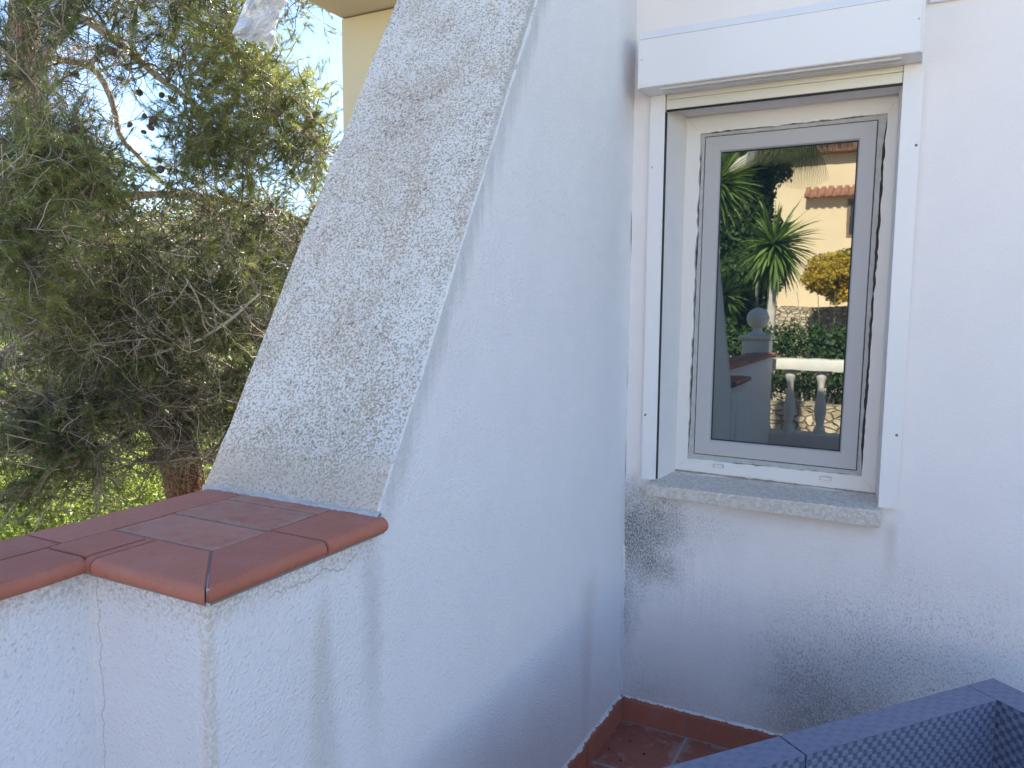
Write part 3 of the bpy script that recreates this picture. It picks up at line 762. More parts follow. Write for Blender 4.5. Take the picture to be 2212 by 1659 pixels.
def cushion(parent, a0, a1, b0, b1, z0, z1):
    bm = bmesh.new(); vs = [bm.verts.new(sp(a, b, z)) for z in (z0, z1) for (a, b) in ((a0, b0), (a1, b0), (a1, b1), (a0, b1))]
    for f in ((3, 2, 1, 0), (4, 5, 6, 7), (0, 1, 5, 4), (1, 2, 6, 5), (2, 3, 7, 6), (3, 0, 4, 7)): bm.faces.new([vs[i] for i in f])
    bmesh.ops.recalc_face_normals(bm, faces=bm.faces); bmesh.ops.bevel(bm, geom=list(bm.edges), offset=.03, segments=4, affect='EDGES')
    obj('seat_cushion', bm, M['cushion'], parent, 60)
cushion(corner_sofa, .11, .71, .09, .79, .171, .25)
def feet(parent, pts):
    for (a, b) in pts:
        bm = bmesh.new(); c = sp(a, b, 0); lathe(bm, [(.016, 0), (.018, .01), (.02, .094)], c.x, c.y, 12, FLOOR); obj('leg', bm, M['black'], parent, 40)
feet(corner_sofa, ((.05, .04), (.05, .74), (.66, .04), (.66, .74)))
sofa2 = thing('sofa', 'blue grey woven rattan sofa section cut by the bottom edge beside the corner section', 'sofa', sp(1.1, .4, FLOOR))
block('backrest', sofa2, .7245, 1.42, 0, .081, .04, SH)
block('seat_base', sofa2, .7245, 1.42, .083, .80, .04, .17)
cushion(sofa2, .73, 1.41, .09, .79, .171, .25); feet(sofa2, ((.77, .04), (.77, .74), (1.37, .04), (1.37, .74)))
# ---- small dry debris on the floor
acc = Acc()
for (x, y, s) in ((.16, -.19, .006), (.10, -.27, .004), (.09, -.14, .004), (.20, -.11, .004), (.13, -.37, .003), (.04, -.22, .003), (.30, -.30, .004), (.23, -.25, .0025)):
    q = rng.normal(size=(14, 3)) * [s, s, s * .35] + [x, y, FLOOR + s * .5]; q[:, 2] = np.maximum(q[:, 2], FLOOR + .0005)
    f = np.array([[0, 1, 2], [2, 3, 4], [4, 5, 0], [6, 7, 8], [8, 9, 10], [11, 12, 13], [0, 2, 4], [1, 7, 3]]); acc.add(q, f)
tag(acc.build('debris', simple('dark_debris', (.03, .02, .015), .9)), 'few dark dry bits of leaf lying on the terracotta floor tiles', 'debris', kind='stuff')

# ================================================================ PLASTIC BAG
bag = thing('plastic_bag', 'torn white plastic bag hanging crumpled from a cord at the top left', 'plastic bag', at(560, -260, 3.0))
Lp = [(575, -250), (558, -120), (540, -30), (531.8, 0), (518.4, 32.7), (501, 71.4), (506, 78)]
Rp = [(590, -250), (622, -120), (628, -30), (621, 4.5), (606, 30), (596, 58), (588, 82)]
def polyat(P, t):
    s = t * (len(P) - 1); i = min(int(s), len(P) - 2); f = s - i; return P[i][0] * (1 - f) + P[i+1][0] * f, P[i][1] * (1 - f) + P[i+1][1] * f
def bagpt(u, t, layer):
    l = polyat(Lp, t); r = polyat(Rp, t); px = l[0] + (r[0] - l[0]) * u; py = l[1] + (r[1] - l[1]) * u + 11 * math.sin(math.pi * u) * t ** 4
    if t > .97: py += noise.noise(Vector((u * 9, 0, 3))) * 5
    d = 3.0 + (.03 * math.sin(math.pi * u)) * layer
    q = Vector((u * 3.4, t * 6.5, layer * .7))
    def rid(p): return 1 - abs(noise.noise(p)) * 2
    d += (rid(q * .8 + Vector((5, 2, 0))) - .5) * .040 + (rid(q * 1.7 + Vector((1, 7, 3))) - .5) * .020 + (rid(q * 3.1) - .5) * .004
    return at(px, py, d)
bm = bmesh.new()
for layer in (-1, 1):
    NU, NV = 60, 110; g = [[bm.verts.new(bagpt(i / NU, j / NV, layer)) for i in range(NU + 1)] for j in range(NV + 1)]
    for j in range(NV):
        for i in range(NU): bm.faces.new((g[j][i], g[j][i+1], g[j+1][i+1], g[j+1][i]))
for tl in ([(566, 80), (589, 74), (590, 92), (584, 112)], [(580, 72), (590, 70), (598, 92), (604.7, 103), (590, 90)]):
    c = [at(p[0], p[1], 2.97 + .01 * i) for i, p in enumerate(tl)]; bm.faces.new([bm.verts.new(p) for p in c])
    bm.faces.new([bm.verts.new(p + Vector((.0, .002, 0))) for p in c])
obj('film', bm, M['bag'], bag, 28)
cord = thing('cord', 'thin grey cord strung above the parapet, holding the plastic bag', 'cord', at(560, -262, 3.0))
a0 = np.array(at(560, -262, 3.0)); a1 = np.array((-.49, -.30, 3.7)); a2 = np.array(at(60, -420, 6.6))
P_ = np.array([[a1 + (a0 - a1) * t for t in np.linspace(0, 1, 8)], [a0 + (a2 - a0) * t for t in np.linspace(0, 1, 8)]])
V, F = tubes(P_, np.array([.0022, .0022]), np.array([.0022, .0022]), 6); npmesh('strand', V, F, M['rope'], cord)

# ================================================================ PINES
def curve(pts, n):
    """Catmull-Rom through 3-D points"""
    P = [np.array(p, float) for p in pts]; P = [2 * P[0] - P[1]] + P + [2 * P[-1] - P[-2]]; out = []
    segs = len(P) - 3
    for k in range(n):
        s = k / (n - 1) * segs; i = min(int(s), segs - 1); t = s - i; a, b, c, d = P[i:i+4]
        out.append(.5 * ((2 * b) + (c - a) * t + (2 * a - 5 * b + 4 * c - d) * t * t + (3 * b - a - 3 * c + d) * t ** 3))
    return np.array(out)
def limb(pts, r0, r1, n=26, jit=.02, S=9):
    C = curve([at(*p) if len(p) == 3 and p[2] > 3.5 and abs(p[0]) > 20 or (len(p) == 3 and p[1] > 20) else p for p in pts], n)
    for i in range(1, n): C[i] += np.array(noise.noise_vector(Vector(C[i]) * 3.1)) * jit
    V, F = tubes(C[None], np.array([r0]), np.array([r1]), S)
    return C, V, F
def unit(v): return v / (np.linalg.norm(v, axis=-1, keepdims=True) + 1e-9)
def twig_lines(starts, dirs, lens, K=6, curl=.35, drop=0.0, kink=.25):
    N = len(starts); P = np.zeros((N, K, 3)); P[:, 0] = starts; d = unit(dirs); bend = rng.normal(size=(N, 3)) * curl
    for k in range(1, K):
        d = unit(d + bend / K * 2 + rng.normal(size=(N, 3)) * kink + np.array([0, 0, -drop])); P[:, k] = P[:, k-1] + d * (lens / (K - 1))[:, None]
    return P, d
def needles(acc, centres, dirs, n, ln, wd, tint, spread=.75):
    N = len(centres); c = np.repeat(centres, n, 0); ax = np.repeat(unit(dirs), n, 0); t = np.repeat(tint, n) + rng.normal(size=N * n) * .10
    d = unit(ax + rng.normal(size=(N * n, 3)) * spread * .62 + [0, 0, .08]); L = ln * rng.uniform(.7, 1.15, N * n)
    side = unit(np.cross(d, rng.normal(size=(N * n, 3)))) * wd * .5
    c = c - ax * rng.uniform(0, .035, (N * n, 1))
    tip = c + d * L[:, None] + [0, 0, -.004]
    V = np.stack([c - side, c + side, tip], 1).reshape(-1, 3); F = np.arange(len(V)).reshape(-1, 3)
    acc.add(V, F, np.repeat(np.clip(t, 0, 1), 3))
def in_void(px, py):
    for (x0, x1, y0, y1, p) in VOIDS:
        if x0 < px < x1 and y0 < py < y1 and random.random() < p: return True
    return False
# picture-space description of where each tree's sprays stand, each with its own distance
VOIDS = [(605, 760, 28, 125, 1), (700, 760, 125, 210, .8), (705, 760, 100, 300, .8), (235, 400, 215, 345, .85), (190, 330, 120, 215, .6), (300, 420, 430, 500, .5), (640, 745, 560, 1000, .0)]
def pine(name, label, trunk, limbs, green, bare, group, cones=(), seed=1, buds=True, tw_hi=1.0):
    global rng
    rng = np.random.default_rng(seed); random.seed(seed)
    C0 = curve([at(*p) for p in trunk[0]], 40)
    root = thing(name, label, 'tree', tuple(C0[0]), group)
    for i in range(1, 40): C0[i] += np.array(noise.noise_vector(Vector(C0[i]) * 1.7)) * .05
    V, F = tubes(C0[None], np.array([trunk[1]]), np.array([trunk[2]]), 18); 
    Vn = [Vector(v) for v in V]; V = np.array([v + noise.noise_vector(v * 9) * .02 for v in Vn])
    npmesh('trunk', V, F, M['bark'], root, smooth=True)
    S = [C0[8:]]
    for (pts, r0, r1, grey) in limbs:
        C = curve([at(*p) for p in pts], 26)
        for i in range(26): C[i] += np.array(noise.noise_vector(Vector(C[i]) * 3.3)) * .03 + np.array(noise.noise_vector(Vector(C[i]) * 11)) * .008
        V, F = tubes(C[None], np.array([r0]), np.array([r1]), 9); npmesh('limb', V, F, M['bark_grey'] if grey else M['bark_limb'], root, smooth=True)
        S.append(C[4:])
    nodes = np.concatenate(S)
    tw = Acc(); fo = Acc(); bd = Acc(); spots = []
    def spray(px, py, r, isgreen, size, tint):
        c = np.array(at(px, py, r)); D = np.linalg.norm(nodes - c, axis=1) + rng.uniform(0, .35, len(nodes)); p = nodes[np.argmin(D)]
        L = np.linalg.norm(c - p); mid = (p + c) / 2 + rng.normal(size=3) * .12 * L + [0, 0, .06 * L]
        B = curve([p, mid, c], 9)
        for i in range(1, 9): B[i] += np.array(noise.noise_vector(Vector(B[i]) * 6)) * .05 * min(1, L)
        V, F = tubes(B[None], np.array([min(.02, .005 + .006 * L)]), np.array([.0032]), 5); tw.add(V, F, rng.uniform(.15, .9))
        n = int(rng.integers(7, 12) * size) if isgreen else int(rng.integers(12, 22) * size)
        k = rng.uniform(.35 if isgreen else .15, 1, n) * 8; i0 = np.minimum(k.astype(int), 7); st_ = B[i0] + (B[i0 + 1] - B[i0]) * (k - i0)[:, None]
        bdv = unit(B[-1] - B[-3]); 
        d = unit(bdv * .55 + rng.normal(size=(n, 3)) * .65 + [0, 0, .22 if isgreen else -.08])
        ln = rng.uniform(.16, .42, n) * (size ** .5) * (1 if isgreen else 1.25)
        P, dl = twig_lines(st_, d, ln, 7, .5 if isgreen else 1.0, -.03 if isgreen else .02, .16 if isgreen else .28)
        V, F = tubes(P, rng.uniform(.0026, .0048, n), np.full(n, .0016), 3)
        tw.add(V, F, np.repeat(rng.uniform(.05, tw_hi, n) ** 1.3, 21))
        # side twiglets
        m = n * (2 if isgreen else 3); j = rng.integers(0, n, m); kk = rng.integers(2, 6, m)
        d2 = unit(dl[j] * .5 + rng.normal(size=(m, 3)) * .75); l2 = rng.uniform(.06, .2, m)
        P2, dl2 = twig_lines(P[j, kk], d2, l2, 5, .9, 0, .3 if not isgreen else .15)
        V, F = tubes(P2, rng.uniform(.0013, .0022, m), np.full(m, .0009), 3); tw.add(V, F, np.repeat(rng.uniform(.05, tw_hi, m) ** 1.3, 15))
        if isgreen:
            e = np.concatenate([P[:, -1], P[:, -2], P2[:, -1], P2[:, -2][::2], P[:, -3][::2]]); de = np.concatenate([dl, dl, dl2, dl2[::2], dl[::2]])
            ti = np.clip(tint + rng.normal(size=len(e)) * .16, 0, 1)
            needles(fo, e, de, 19, .078, .0030, ti)
            if buds:
                q = rng.random(len(P)) < .22; ee = P[q, -1]; dd = dl[q]
                if len(ee):
                    PP = np.stack([ee, ee + dd * .012, ee + dd * .028], 1); V, F = tubes(PP, np.full(len(ee), .006), np.full(len(ee), .003), 4); bd.add(V, F)
            spots.extend(P[:, 2].tolist())
        elif rng.random() < .25:
            needles(fo, P[:3, -1], dl[:3], 14, .07, .003, np.full(3, tint))
    for (cx, cy, sx, sy_, num, r0, r1, tint) in green:
        for _ in range(num):
            px, py = cx + rng.normal() * sx, cy + rng.normal() * sy_
            if in_void(px, py) or py > 1240: continue
            spray(px, py, rng.uniform(r0, r1), True, rng.uniform(.7, 1.15), tint)
    for (cx, cy, sx, sy_, num, r0, r1) in bare:
        for _ in range(num):
            px, py = cx + rng.normal() * sx, cy + rng.normal() * sy_
            if in_void(px, py): continue
            spray(px, py, rng.uniform(r0, r1), False, rng.uniform(.8, 1.3), .4)
    tag(tw.build('twigs', M['twig'], root), kind='stuff'); tag(fo.build('foliage', M['needle'], root), kind='stuff')
    if bd.V: tag(bd.build('buds', M['bud'], root), kind='stuff')
    # cones
    proto = None; sp_ = [Vector(s) for s in spots]
    for (px, py) in cones:
        tgt = None; best = 1e9
        for r_ in (5.8, 6.6, 7.4):
            c = at(px, py, r_)
            for s in sp_[::3]:
                dd = (s - c).length
                if dd < best: best = dd; tgt = c
        if proto is None:
            bm = bmesh.new(); rings = 9; segs = 9
            pr = []
            for i in range(rings + 1):
                t = i / rings; pr.append((.026 * math.sin(math.pi * (t ** .8)) ** .75 * (1.15 if i % 2 else .85) + .001, .075 * (t - .5)))
            lathe(bm, pr, 0, 0, segs)
            for v in bm.verts:
                a = math.atan2(v.co.y, v.co.x); v.co.x *= 1 + .12 * math.sin(a * segs * .5 + v.co.z * 300); v.co.y *= 1 + .12 * math.cos(a * 5 + v.co.z * 200)
            me = bpy.data.meshes.new('pine_cone'); bm.to_mesh(me); bm.free(); me.materials.append(M['cone']); proto = me
        o = bpy.data.objects.new('pine_cone', proto); COL.objects.link(o); o.parent = root; o.location = tgt - Vector(root.location)
        o.rotation_euler = (rng.uniform(0, 3), rng.uniform(0, 3), 0); s = rng.uniform(.5, .95); o.scale = (s, s, s * rng.uniform(.9, 1.35))
    return root

G = 'pines beyond the parapet'
conesA = [(257, 97), (240, 108), (262, 170), (300, 200), (312, 250), (325, 275), (400, 222), (432, 208), (430, 178), (440, 150), (365, 150), (350, 205), (372, 215),
          (275, 145), (215, 132), (280, 270), (310, 285), (380, 370), (345, 346), (347, 366), (455, 62), (447, 60), (520, 120), (466, 178), (468, 195), (492, 202), (548, 214), (535, 262), (600, 244), (420, 418), (478, 416), (420, 386), (520, 130), (160, 280), (27, 305), (165, 160), (330, 260), (390, 250), (505, 195), (365, 440)]
pine('pine_tree', 'large leaning pine with a reddish trunk, grey arching limbs and many dark cones',
     ([(425, 1390, 7.2), (400, 1060, 7.2), (350, 900, 7.2), (290, 800, 7.2), (255, 650, 7.2), (200, 500, 7.2), (110, 350, 7.2), (60, 230, 7.2), (52, 80, 7.2), (50, -200, 7.4)], .17, .085),
     [([(58, 190, 7.2), (130, 60, 6.9), (170, 42, 6.8), (230, 75, 6.7), (300, 125, 6.6), (345, 165, 6.5), (410, 215, 6.4), (470, 300, 6.3)], .046, .014, True),
      ([(70, 260, 7.2), (30, 210, 6.8), (75, 225, 6.6), (105, 264, 6.5), (128, 310, 6.4), (150, 380, 6.3)], .022, .008, True),
      ([(60, 120, 7.2), (200, 150, 7.3), (250, 240, 7.2), (268, 300, 7.1), (350, 395, 7.0), (470, 470, 6.8), (560, 530, 6.8)], .03, .01, False),
      ([(205, 510, 7.2), (280, 425, 7.2), (420, 428, 7.0), (520, 440, 6.9), (640, 470, 6.8), (690, 510, 6.8)], .04, .012, False),
      ([(60, 60, 7.2), (300, -40, 6.8), (450, 60, 6.6), (560, 190, 6.5), (620, 255, 6.4), (700, 320, 6.4)], .035, .008, False),
      ([(60, 0, 7.3), (300, -120, 6.6), (520, -60, 6.4), (660, 10, 6.3)], .035, .008, False),
      ([(290, 800, 7.2), (230, 778, 6.8), (310, 772, 6.5), (400, 745, 6.3), (486, 697, 6.2), (560, 640, 6.2)], .012, .01, True),
      ([(330, 870, 7.2), (250, 892, 6.9), (290, 868, 6.7), (330, 850, 6.6)], .02, .014, True),
      ([(260, 680, 7.2), (150, 690, 6.9), (60, 640, 6.6), (-20, 620, 6.4)], .035, .012, False),
      ([(300, 820, 7.2), (180, 850, 6.8), (60, 880, 6.5), (-20, 940, 6.3)], .03, .01, True),
      ([(240, 610, 7.2), (400, 620, 7.2), (560, 620, 7.2), (680, 660, 7.1)], .035, .01, False),
      ([(120, 360, 7.2), (100, 420, 6.7), (60, 480, 6.3), (-10, 520, 6.0)], .03, .01, True),
      ([(330, 900, 7.2), (200, 990, 6.9), (80, 1040, 6.6), (-10, 1100, 6.4)], .025, .008, True)],
     [(60, 15, 75, 28, 16, 5.6, 6.6, .25), (250, -10, 120, 40, 20, 5.6, 6.8, .3), (90, 370, 85, 55, 30, 5.4, 6.4, .65), (230, 350, 70, 40, 10, 5.6, 6.4, .65), (420, 330, 60, 40, 12, 5.8, 6.6, .65), (330, 60, 90, 50, 16, 5.8, 6.8, .55), (480, 70, 60, 60, 18, 5.9, 6.8, .6),
      (490, 180, 85, 65, 26, 5.8, 7.0, .7), (590, 185, 55, 35, 12, 5.8, 6.8, .7), (670, 215, 30, 35, 7, 5.9, 6.6, .6), (560, 330, 90, 70, 28, 5.8, 6.8, .6), (660, 15, 30, 18, 6, 5.8, 6.4, .55),
      (400, 370, 100, 60, 16, 5.8, 6.6, .6), (190, 480, 90, 50, 24, 5.6, 6.4, .6), (50, 600, 60, 60, 20, 5.3, 6.0, .6), (680, 330, 30, 60, 10, 6.0, 7.0, .3), (560, 470, 80, 50, 12, 6.2, 7.0, .3)],
     [(120, 160, 50, 60, 9, 6.2, 7.0), (50, 160, 60, 70, 12, 7.3, 8.2), (180, 210, 90, 80, 12, 6.2, 7.4), (320, 260, 120, 80, 10, 6.0, 7.0), (240, 520, 120, 70, 22, 5.9, 7.0), (200, 640, 110, 60, 22, 5.9, 7.0), (60, 320, 60, 60, 12, 5.6, 6.6), (460, 500, 90, 60, 14, 6.2, 7.1)],
     G, conesA, 3)
pine('pine_tree', 'tangled pine full of bare dry twigs, its trunk hidden behind the sloping buttress',
     ([(700, 1400, 8.4), (720, 1050, 8.4), (760, 800, 8.3), (800, 600, 8.2), (830, 450, 8.1), (850, 300, 8.0)], .12, .03),
     [([(740, 900, 8.4), (560, 830, 8.3), (420, 760, 8.2), (280, 730, 7.9), (120, 740, 7.6)], .035, .01, False),
      ([(720, 1000, 8.4), (550, 940, 8.3), (400, 900, 8.2), (240, 900, 7.8), (60, 960, 7.4)], .035, .01, False),
      ([(790, 680, 8.3), (590, 650, 8.3), (460, 600, 8.2), (320, 560, 7.8), (150, 560, 7.6)], .03, .01, False),
      ([(830, 450, 8.1), (740, 400, 8.2), (690, 350, 8.1)], .02, .008, False),
      ([(770, 760, 8.3), (680, 740, 8.2), (600, 780, 8.0)], .02, .008, False),
      ([(740, 900, 8.4), (520, 880, 7.4), (360, 840, 6.9), (240, 860, 6.6)], .024, .008, True), ([(790, 680, 8.3), (600, 560, 7.4), (430, 520, 6.9), (300, 560, 6.6)], .022, .007, False),
      ([(760, 800, 8.3), (560, 700, 7.2), (400, 660, 6.7), (250, 700, 6.4), (120, 690, 6.2)], .022, .007, True), ([(720, 1000, 8.4), (500, 1000, 7.4), (300, 1000, 6.8), (150, 940, 6.4)], .022, .007, True)],
     [(340, 720, 140, 60, 44, 6.0, 7.4, .3), (300, 600, 140, 60, 26, 6.0, 7.4, .4), (480, 640, 90, 80, 30, 6.6, 7.8, .2), (560, 760, 70, 80, 14, 6.6, 7.8, .2), (120, 760, 90, 80, 16, 5.9, 7.2, .4), (60, 930, 70, 80, 16, 5.8, 7.0, .2),
      (230, 880, 100, 60, 20, 6.0, 7.4, .3), (420, 860, 70, 60, 20, 6.4, 7.4, .25), (640, 620, 50, 90, 12, 7.0, 8.0, .15), (40, 1080, 60, 50, 10, 5.8, 6.8, .3), (690, 420, 40, 70, 8, 7.2, 8.2, .2)],
     [(300, 620, 150, 80, 20, 6.4, 8.2), (260, 780, 150, 80, 34, 6.2, 8.0), (450, 760, 120, 90, 28, 6.6, 8.2), (140, 900, 110, 80, 30, 6.0, 7.6), (400, 950, 80, 70, 24, 6.4, 7.0), (120, 620, 90, 80, 20, 6.2, 7.4), (580, 560, 80, 80, 14, 7, 8.2), (220, 1060, 120, 60, 12, 6.0, 7.2)],
     G, [(330, 800), (485, 830), (498, 840), (480, 818), (510, 820), (560, 840), (545, 770)], 5, tw_hi=.75)

# ================================================================ SHRUBS AND FAR TREES
def leafcloud(acc, c, rad, n, size, tlo=.0, thi=1.0, hollow=.55, nz_=1.6, ar=.55):
    c = np.array(c); rad = np.array(rad); pts = []
    while sum(len(p) for p in pts) < n:
        d = unit(rng.normal(size=(n, 3))); rr = rng.uniform(hollow ** 3, 1, n) ** (1/3)
        q = d * rr[:, None]; lump = np.array([noise.noise(Vector((a * nz_ + c[0], b * nz_ + c[1], e * nz_ + c[2]))) for a, b, e in q])
        keep = (rr < .78 + lump * .55) & (rng.random(n) < .35 + .9 * np.clip(lump + .5, 0, 1)); pts.append(q[keep])
    q = np.concatenate(pts)[:n]; P = c + q * rad; nrm = unit(q + rng.normal(size=(n, 3)) * .8)
    a = unit(np.cross(nrm, rng.normal(size=(n, 3)))); b = np.cross(nrm, a); s = size * rng.uniform(.6, 1.3, (n, 1))
    V = np.stack([P - a * s, P - b * s * ar, P + a * s, P + b * s * ar], 1).reshape(-1, 3); F = np.arange(4 * n).reshape(-1, 4)
    acc.add(V, F, np.repeat(np.clip(rng.uniform(tlo, thi, n), 0, 1), 4))
def shrub(name, label, cat, c, rad, n, size, mat, group=None, t=(0, 1), stemr=.02, hollow=.4, parts=3, leafname='foliage', ar=.55):
    c = Vector(c); gzv = gz(c.x, c.y); gb = min(gzv, c.z - rad[2] * .9)
    root = thing(name, label, cat, (c.x, c.y, gb), group)
    acc = Acc()
    leafcloud(acc, c, rad, n // 2, size, *t, hollow=hollow, ar=ar)
    for k in range(parts):
        o_ = np.array(c) + rng.normal(size=3) * np.array(rad) * .5; leafcloud(acc, o_, np.array(rad) * rng.uniform(.4, .65), n // (2 * parts), size, *t, hollow=hollow, ar=ar)
    acc.build(leafname, mat, root)
    N = 7; st_ = np.tile(np.array([c.x, c.y, gb]), (N, 1)) + rng.normal(size=(N, 3)) * [.08, .08, 0]; e = np.array(c) + rng.normal(size=(N, 3)) * np.array(rad) * .55
    P = st_[:, None] + (e - st_)[:, None] * np.linspace(0, 1, 8)[None, :, None]; P[:, 1:-1] += rng.normal(size=(N, 6, 3)) * .04
    V, F = tubes(P, np.full(N, stemr), np.full(N, stemr * .3), 5); npmesh('stems', V, F, M['twig'], root, np.full(len(V), .4))
    return root
rng = np.random.default_rng(21)
GS = 'sunlit shrubs behind the parapet'
SHL = ['bright green leafy shrub in the sun left of the pine trunk base', 'bright green shrub low over the middle of the far coping edge', 'yellow green shrub between the pine trunk and the foot of the buttress', 'bright shrub nearest the left edge just over the coping', 'larger sunlit shrub farther back behind the pine trunk', 'sunlit shrub farther back at the lower left under the bare twigs']
for sj, (px, py, r_, rx, rz, n) in enumerate(((330, 1060, 9.4, .75, .62, 9000), (215, 1100, 8.6, .6, .5, 7000), (455, 960, 10.5, .55, .6, 5000), (100, 1140, 8.0, .6, .45, 6000), (250, 960, 11.5, 1.0, .8, 8000), (120, 1000, 11, 1.0, .7, 7000))):
    shrub('shrub', SHL[sj], 'shrub', at(px, py, r_), (rx, rx, rz), n, .022, M['shrubleaf'], GS, (.1, 1), .015, .3)
GT = 'sunlit trees on the slope beyond the pines'
TL = ['nearest the left edge at mid height', 'left of the middle gap in the pines', 'in the middle behind the tangled twigs', 'behind the right part of the pines', 'seen against the lower buttress edge', 'low at the left behind the bare twigs', 'low behind the pine trunk', 'low between the trunk and the buttress', 'beside the foot of the buttress edge', 'cut by the left edge low down', 'lowest at the left above the coping', 'half hidden by the buttress at mid height', 'highest at the left edge', 'mostly hidden behind the buttress', 'under the left sky gap', 'under the middle sky gap', 'under the right sky gap beside the buttress', 'under the sky gap left of the arching limb']
for i, (px, py, r_, rad, n) in enumerate(((60, 700, 17, 1.7, 6500), (220, 680, 20, 2.0, 6500), (380, 640, 18, 1.6, 6000), (520, 690, 21, 2.0, 6500), (660, 660, 19, 1.6, 6000), (130, 880, 15, 1.5, 6500), (300, 860, 16, 1.6, 6500), (470, 850, 15, 1.4, 6500), (600, 830, 16, 1.5, 6000), (-20, 820, 14, 1.4, 5000), (20, 980, 13, 1.2, 5000), (720, 800, 17, 1.6, 5000), (10, 500, 19, 1.5, 5000), (790, 640, 22, 2, 5000), (330, 540, 24, 2.2, 6000), (480, 560, 23, 2.0, 6000), (620, 545, 24, 2.0, 5000), (180, 570, 22, 2.0, 6000))):
    shrub('tree', 'olive green far tree ' + TL[i], 'tree', at(px, py, r_), (rad, rad, rad * .8), n, .07, M['farleaf'], GT, (.0, 1), .07, .3, 4, 'crown')

# ================================================================ BEHIND THE CAMERA (mirrored in the glazing)
RY = -4.72
bal = thing('balustrade', 'white cast stone balustrade with turned balusters closing the terrace, mirrored in the window', 'balustrade', (1.5, RY, FLOOR))
boxo('handrail', (-.32, 6.9, RY - .10, RY + .10, .925, 1.03), M['bal_white'], bal, .012)
boxo('base', (-.32, 6.9, RY - .11, RY + .11, FLOOR, .33), M['bal_white'], bal, .01)
bp = [(.055, .33), (.055, .37), (.043, .385), (.034, .41), (.036, .44), (.050, .50), (.056, .56), (.050, .62), (.036, .68), (.030, .73), (.030, .78), (.036, .82), (.050, .86), (.055, .875), (.055, .925)]
bm = bmesh.new(); lathe(bm, bp, -.13, RY, 24); b0 = obj('baluster', bm, M['bal_white'], bal, 40)
for i in range(1, 16):
    c = b0.copy(); COL.objects.link(c); c.parent = bal; c.location = (i * .275, 0, 0)
pier = thing('gate_pier', 'square white pier with a stone ball on top at the rear end of the parapet', 'pier', (-.45, RY, FLOOR))
bm = bmesh.new(); box(bm, -.58, -.325, RY - .13, RY + .098, -3, 1.20); bmesh.ops.bevel(bm, geom=list(bm.edges), offset=.008, segments=2, affect='EDGES'); obj('shaft', bm, M['bal_white'], pier, 30)
bm = bmesh.new(); box(bm, -.605, -.30, RY - .155, RY + .125, 1.201, 1.245); bmesh.ops.bevel(bm, geom=list(bm.edges), offset=.012, segments=2, affect='EDGES'); obj('cap', bm, M['bal_white'], pier, 30)
bm = bmesh.new(); lathe(bm, [(.085, 1.246), (.085, 1.262), (.05, 1.275), (.042, 1.30), (.05, 1.315)] + [(.105 * math.cos(a), 1.405 + .105 * math.sin(a)) for a in [R(-55 + i * 14) for i in range(11)]] + [(.002, 1.51)], -.452, RY, 28); obj('ball', bm, M['bal_white'], pier, 60)
# blades
def blades(acc, c, n, ln, wd, droop, up=.2, tl=(0, 1), K=6, side_only=None):
    c = np.array(c); d = rng.normal(size=(n, 3)); d[:, 2] = d[:, 2] * .8 + up; d = unit(d); L = ln * rng.uniform(.75, 1.1, n)
    P = np.zeros((n, K, 3)); P[:, 0] = c + d * .05; dd = d.copy()
    for k in range(1, K): dd = unit(dd + [0, 0, -droop / K]); P[:, k] = P[:, k-1] + dd * (L / (K - 1))[:, None]
    s = unit(np.cross(d, rng.normal(size=(n, 3)) * .25 + [0, 0, 1])); w_ = wd * np.sin(np.linspace(.35, 1, K) * math.pi) ** .8 * .5 + .0008
    nrm = unit(np.cross(s, d))
    A = P - s[:, None] * w_[None, :, None] + nrm[:, None] * w_[None, :, None] * .35; B = P; C2 = P + s[:, None] * w_[None, :, None] + nrm[:, None] * w_[None, :, None] * .35
    V = np.stack([A, B, C2], 2); idx = np.arange(n * K * 3).reshape(n, K, 3)
    F = np.concatenate([np.stack([idx[:, :-1, j], idx[:, :-1, j+1], idx[:, 1:, j+1], idx[:, 1:, j]], -1).reshape(-1, 4) for j in (0, 1)])
    acc.add(V.reshape(-1, 3), F, np.repeat(rng.uniform(*tl, n), K * 3))
def yucca(c, ln, n, label, lean=(0, 0)):
    c = Vector(c); z0 = gz(c.x, c.y); root = thing('yucca', label, 'yucca', (c.x + lean[0], c.y + lean[1], z0), 'yuccas behind the balustrade')
    acc = Acc(); blades(acc, c, n, ln, .042, .55, .25); blades(acc, c - Vector((0, 0, .12)), n // 2, ln * .9, .038, 1.3, -.25, (0, .5)); acc.build('leaves', M['yucca'], root)
    P = np.array([[c.x + lean[0], c.y + lean[1], z0], [c.x + lean[0] * .5, c.y + lean[1] * .4, (z0 + c.z) / 2], [c.x, c.y, c.z]])
    C = curve(P, 20); V, F = tubes(C[None], np.array([.09]), np.array([.05]), 12); npmesh('trunk', V, F, M['bark_grey'], root, smooth=True)
yucca(mir(1672, 530, 8.0), .60, 210, 'spiky yucca head just above the pier ball, mirrored in the window')
yucca(mir(1545, 400, 7.6), .62, 200, 'taller yucca head at the left edge of the mirrored view', (.2, -.1))
yucca(mir(1560, 640, 8.4), .42, 110, 'low yucca head behind the pier', (-.1, 0))
palm = thing('palm_tree', 'fan palm with drooping fronds standing behind the balustrade, mirrored in the window', 'palm tree', (mir(1740, 250, 9.5).x, mir(1740, 250, 9.5).y, -2.4))
acc = Acc(); cP = np.array(mir(1745, 215, 9.5))
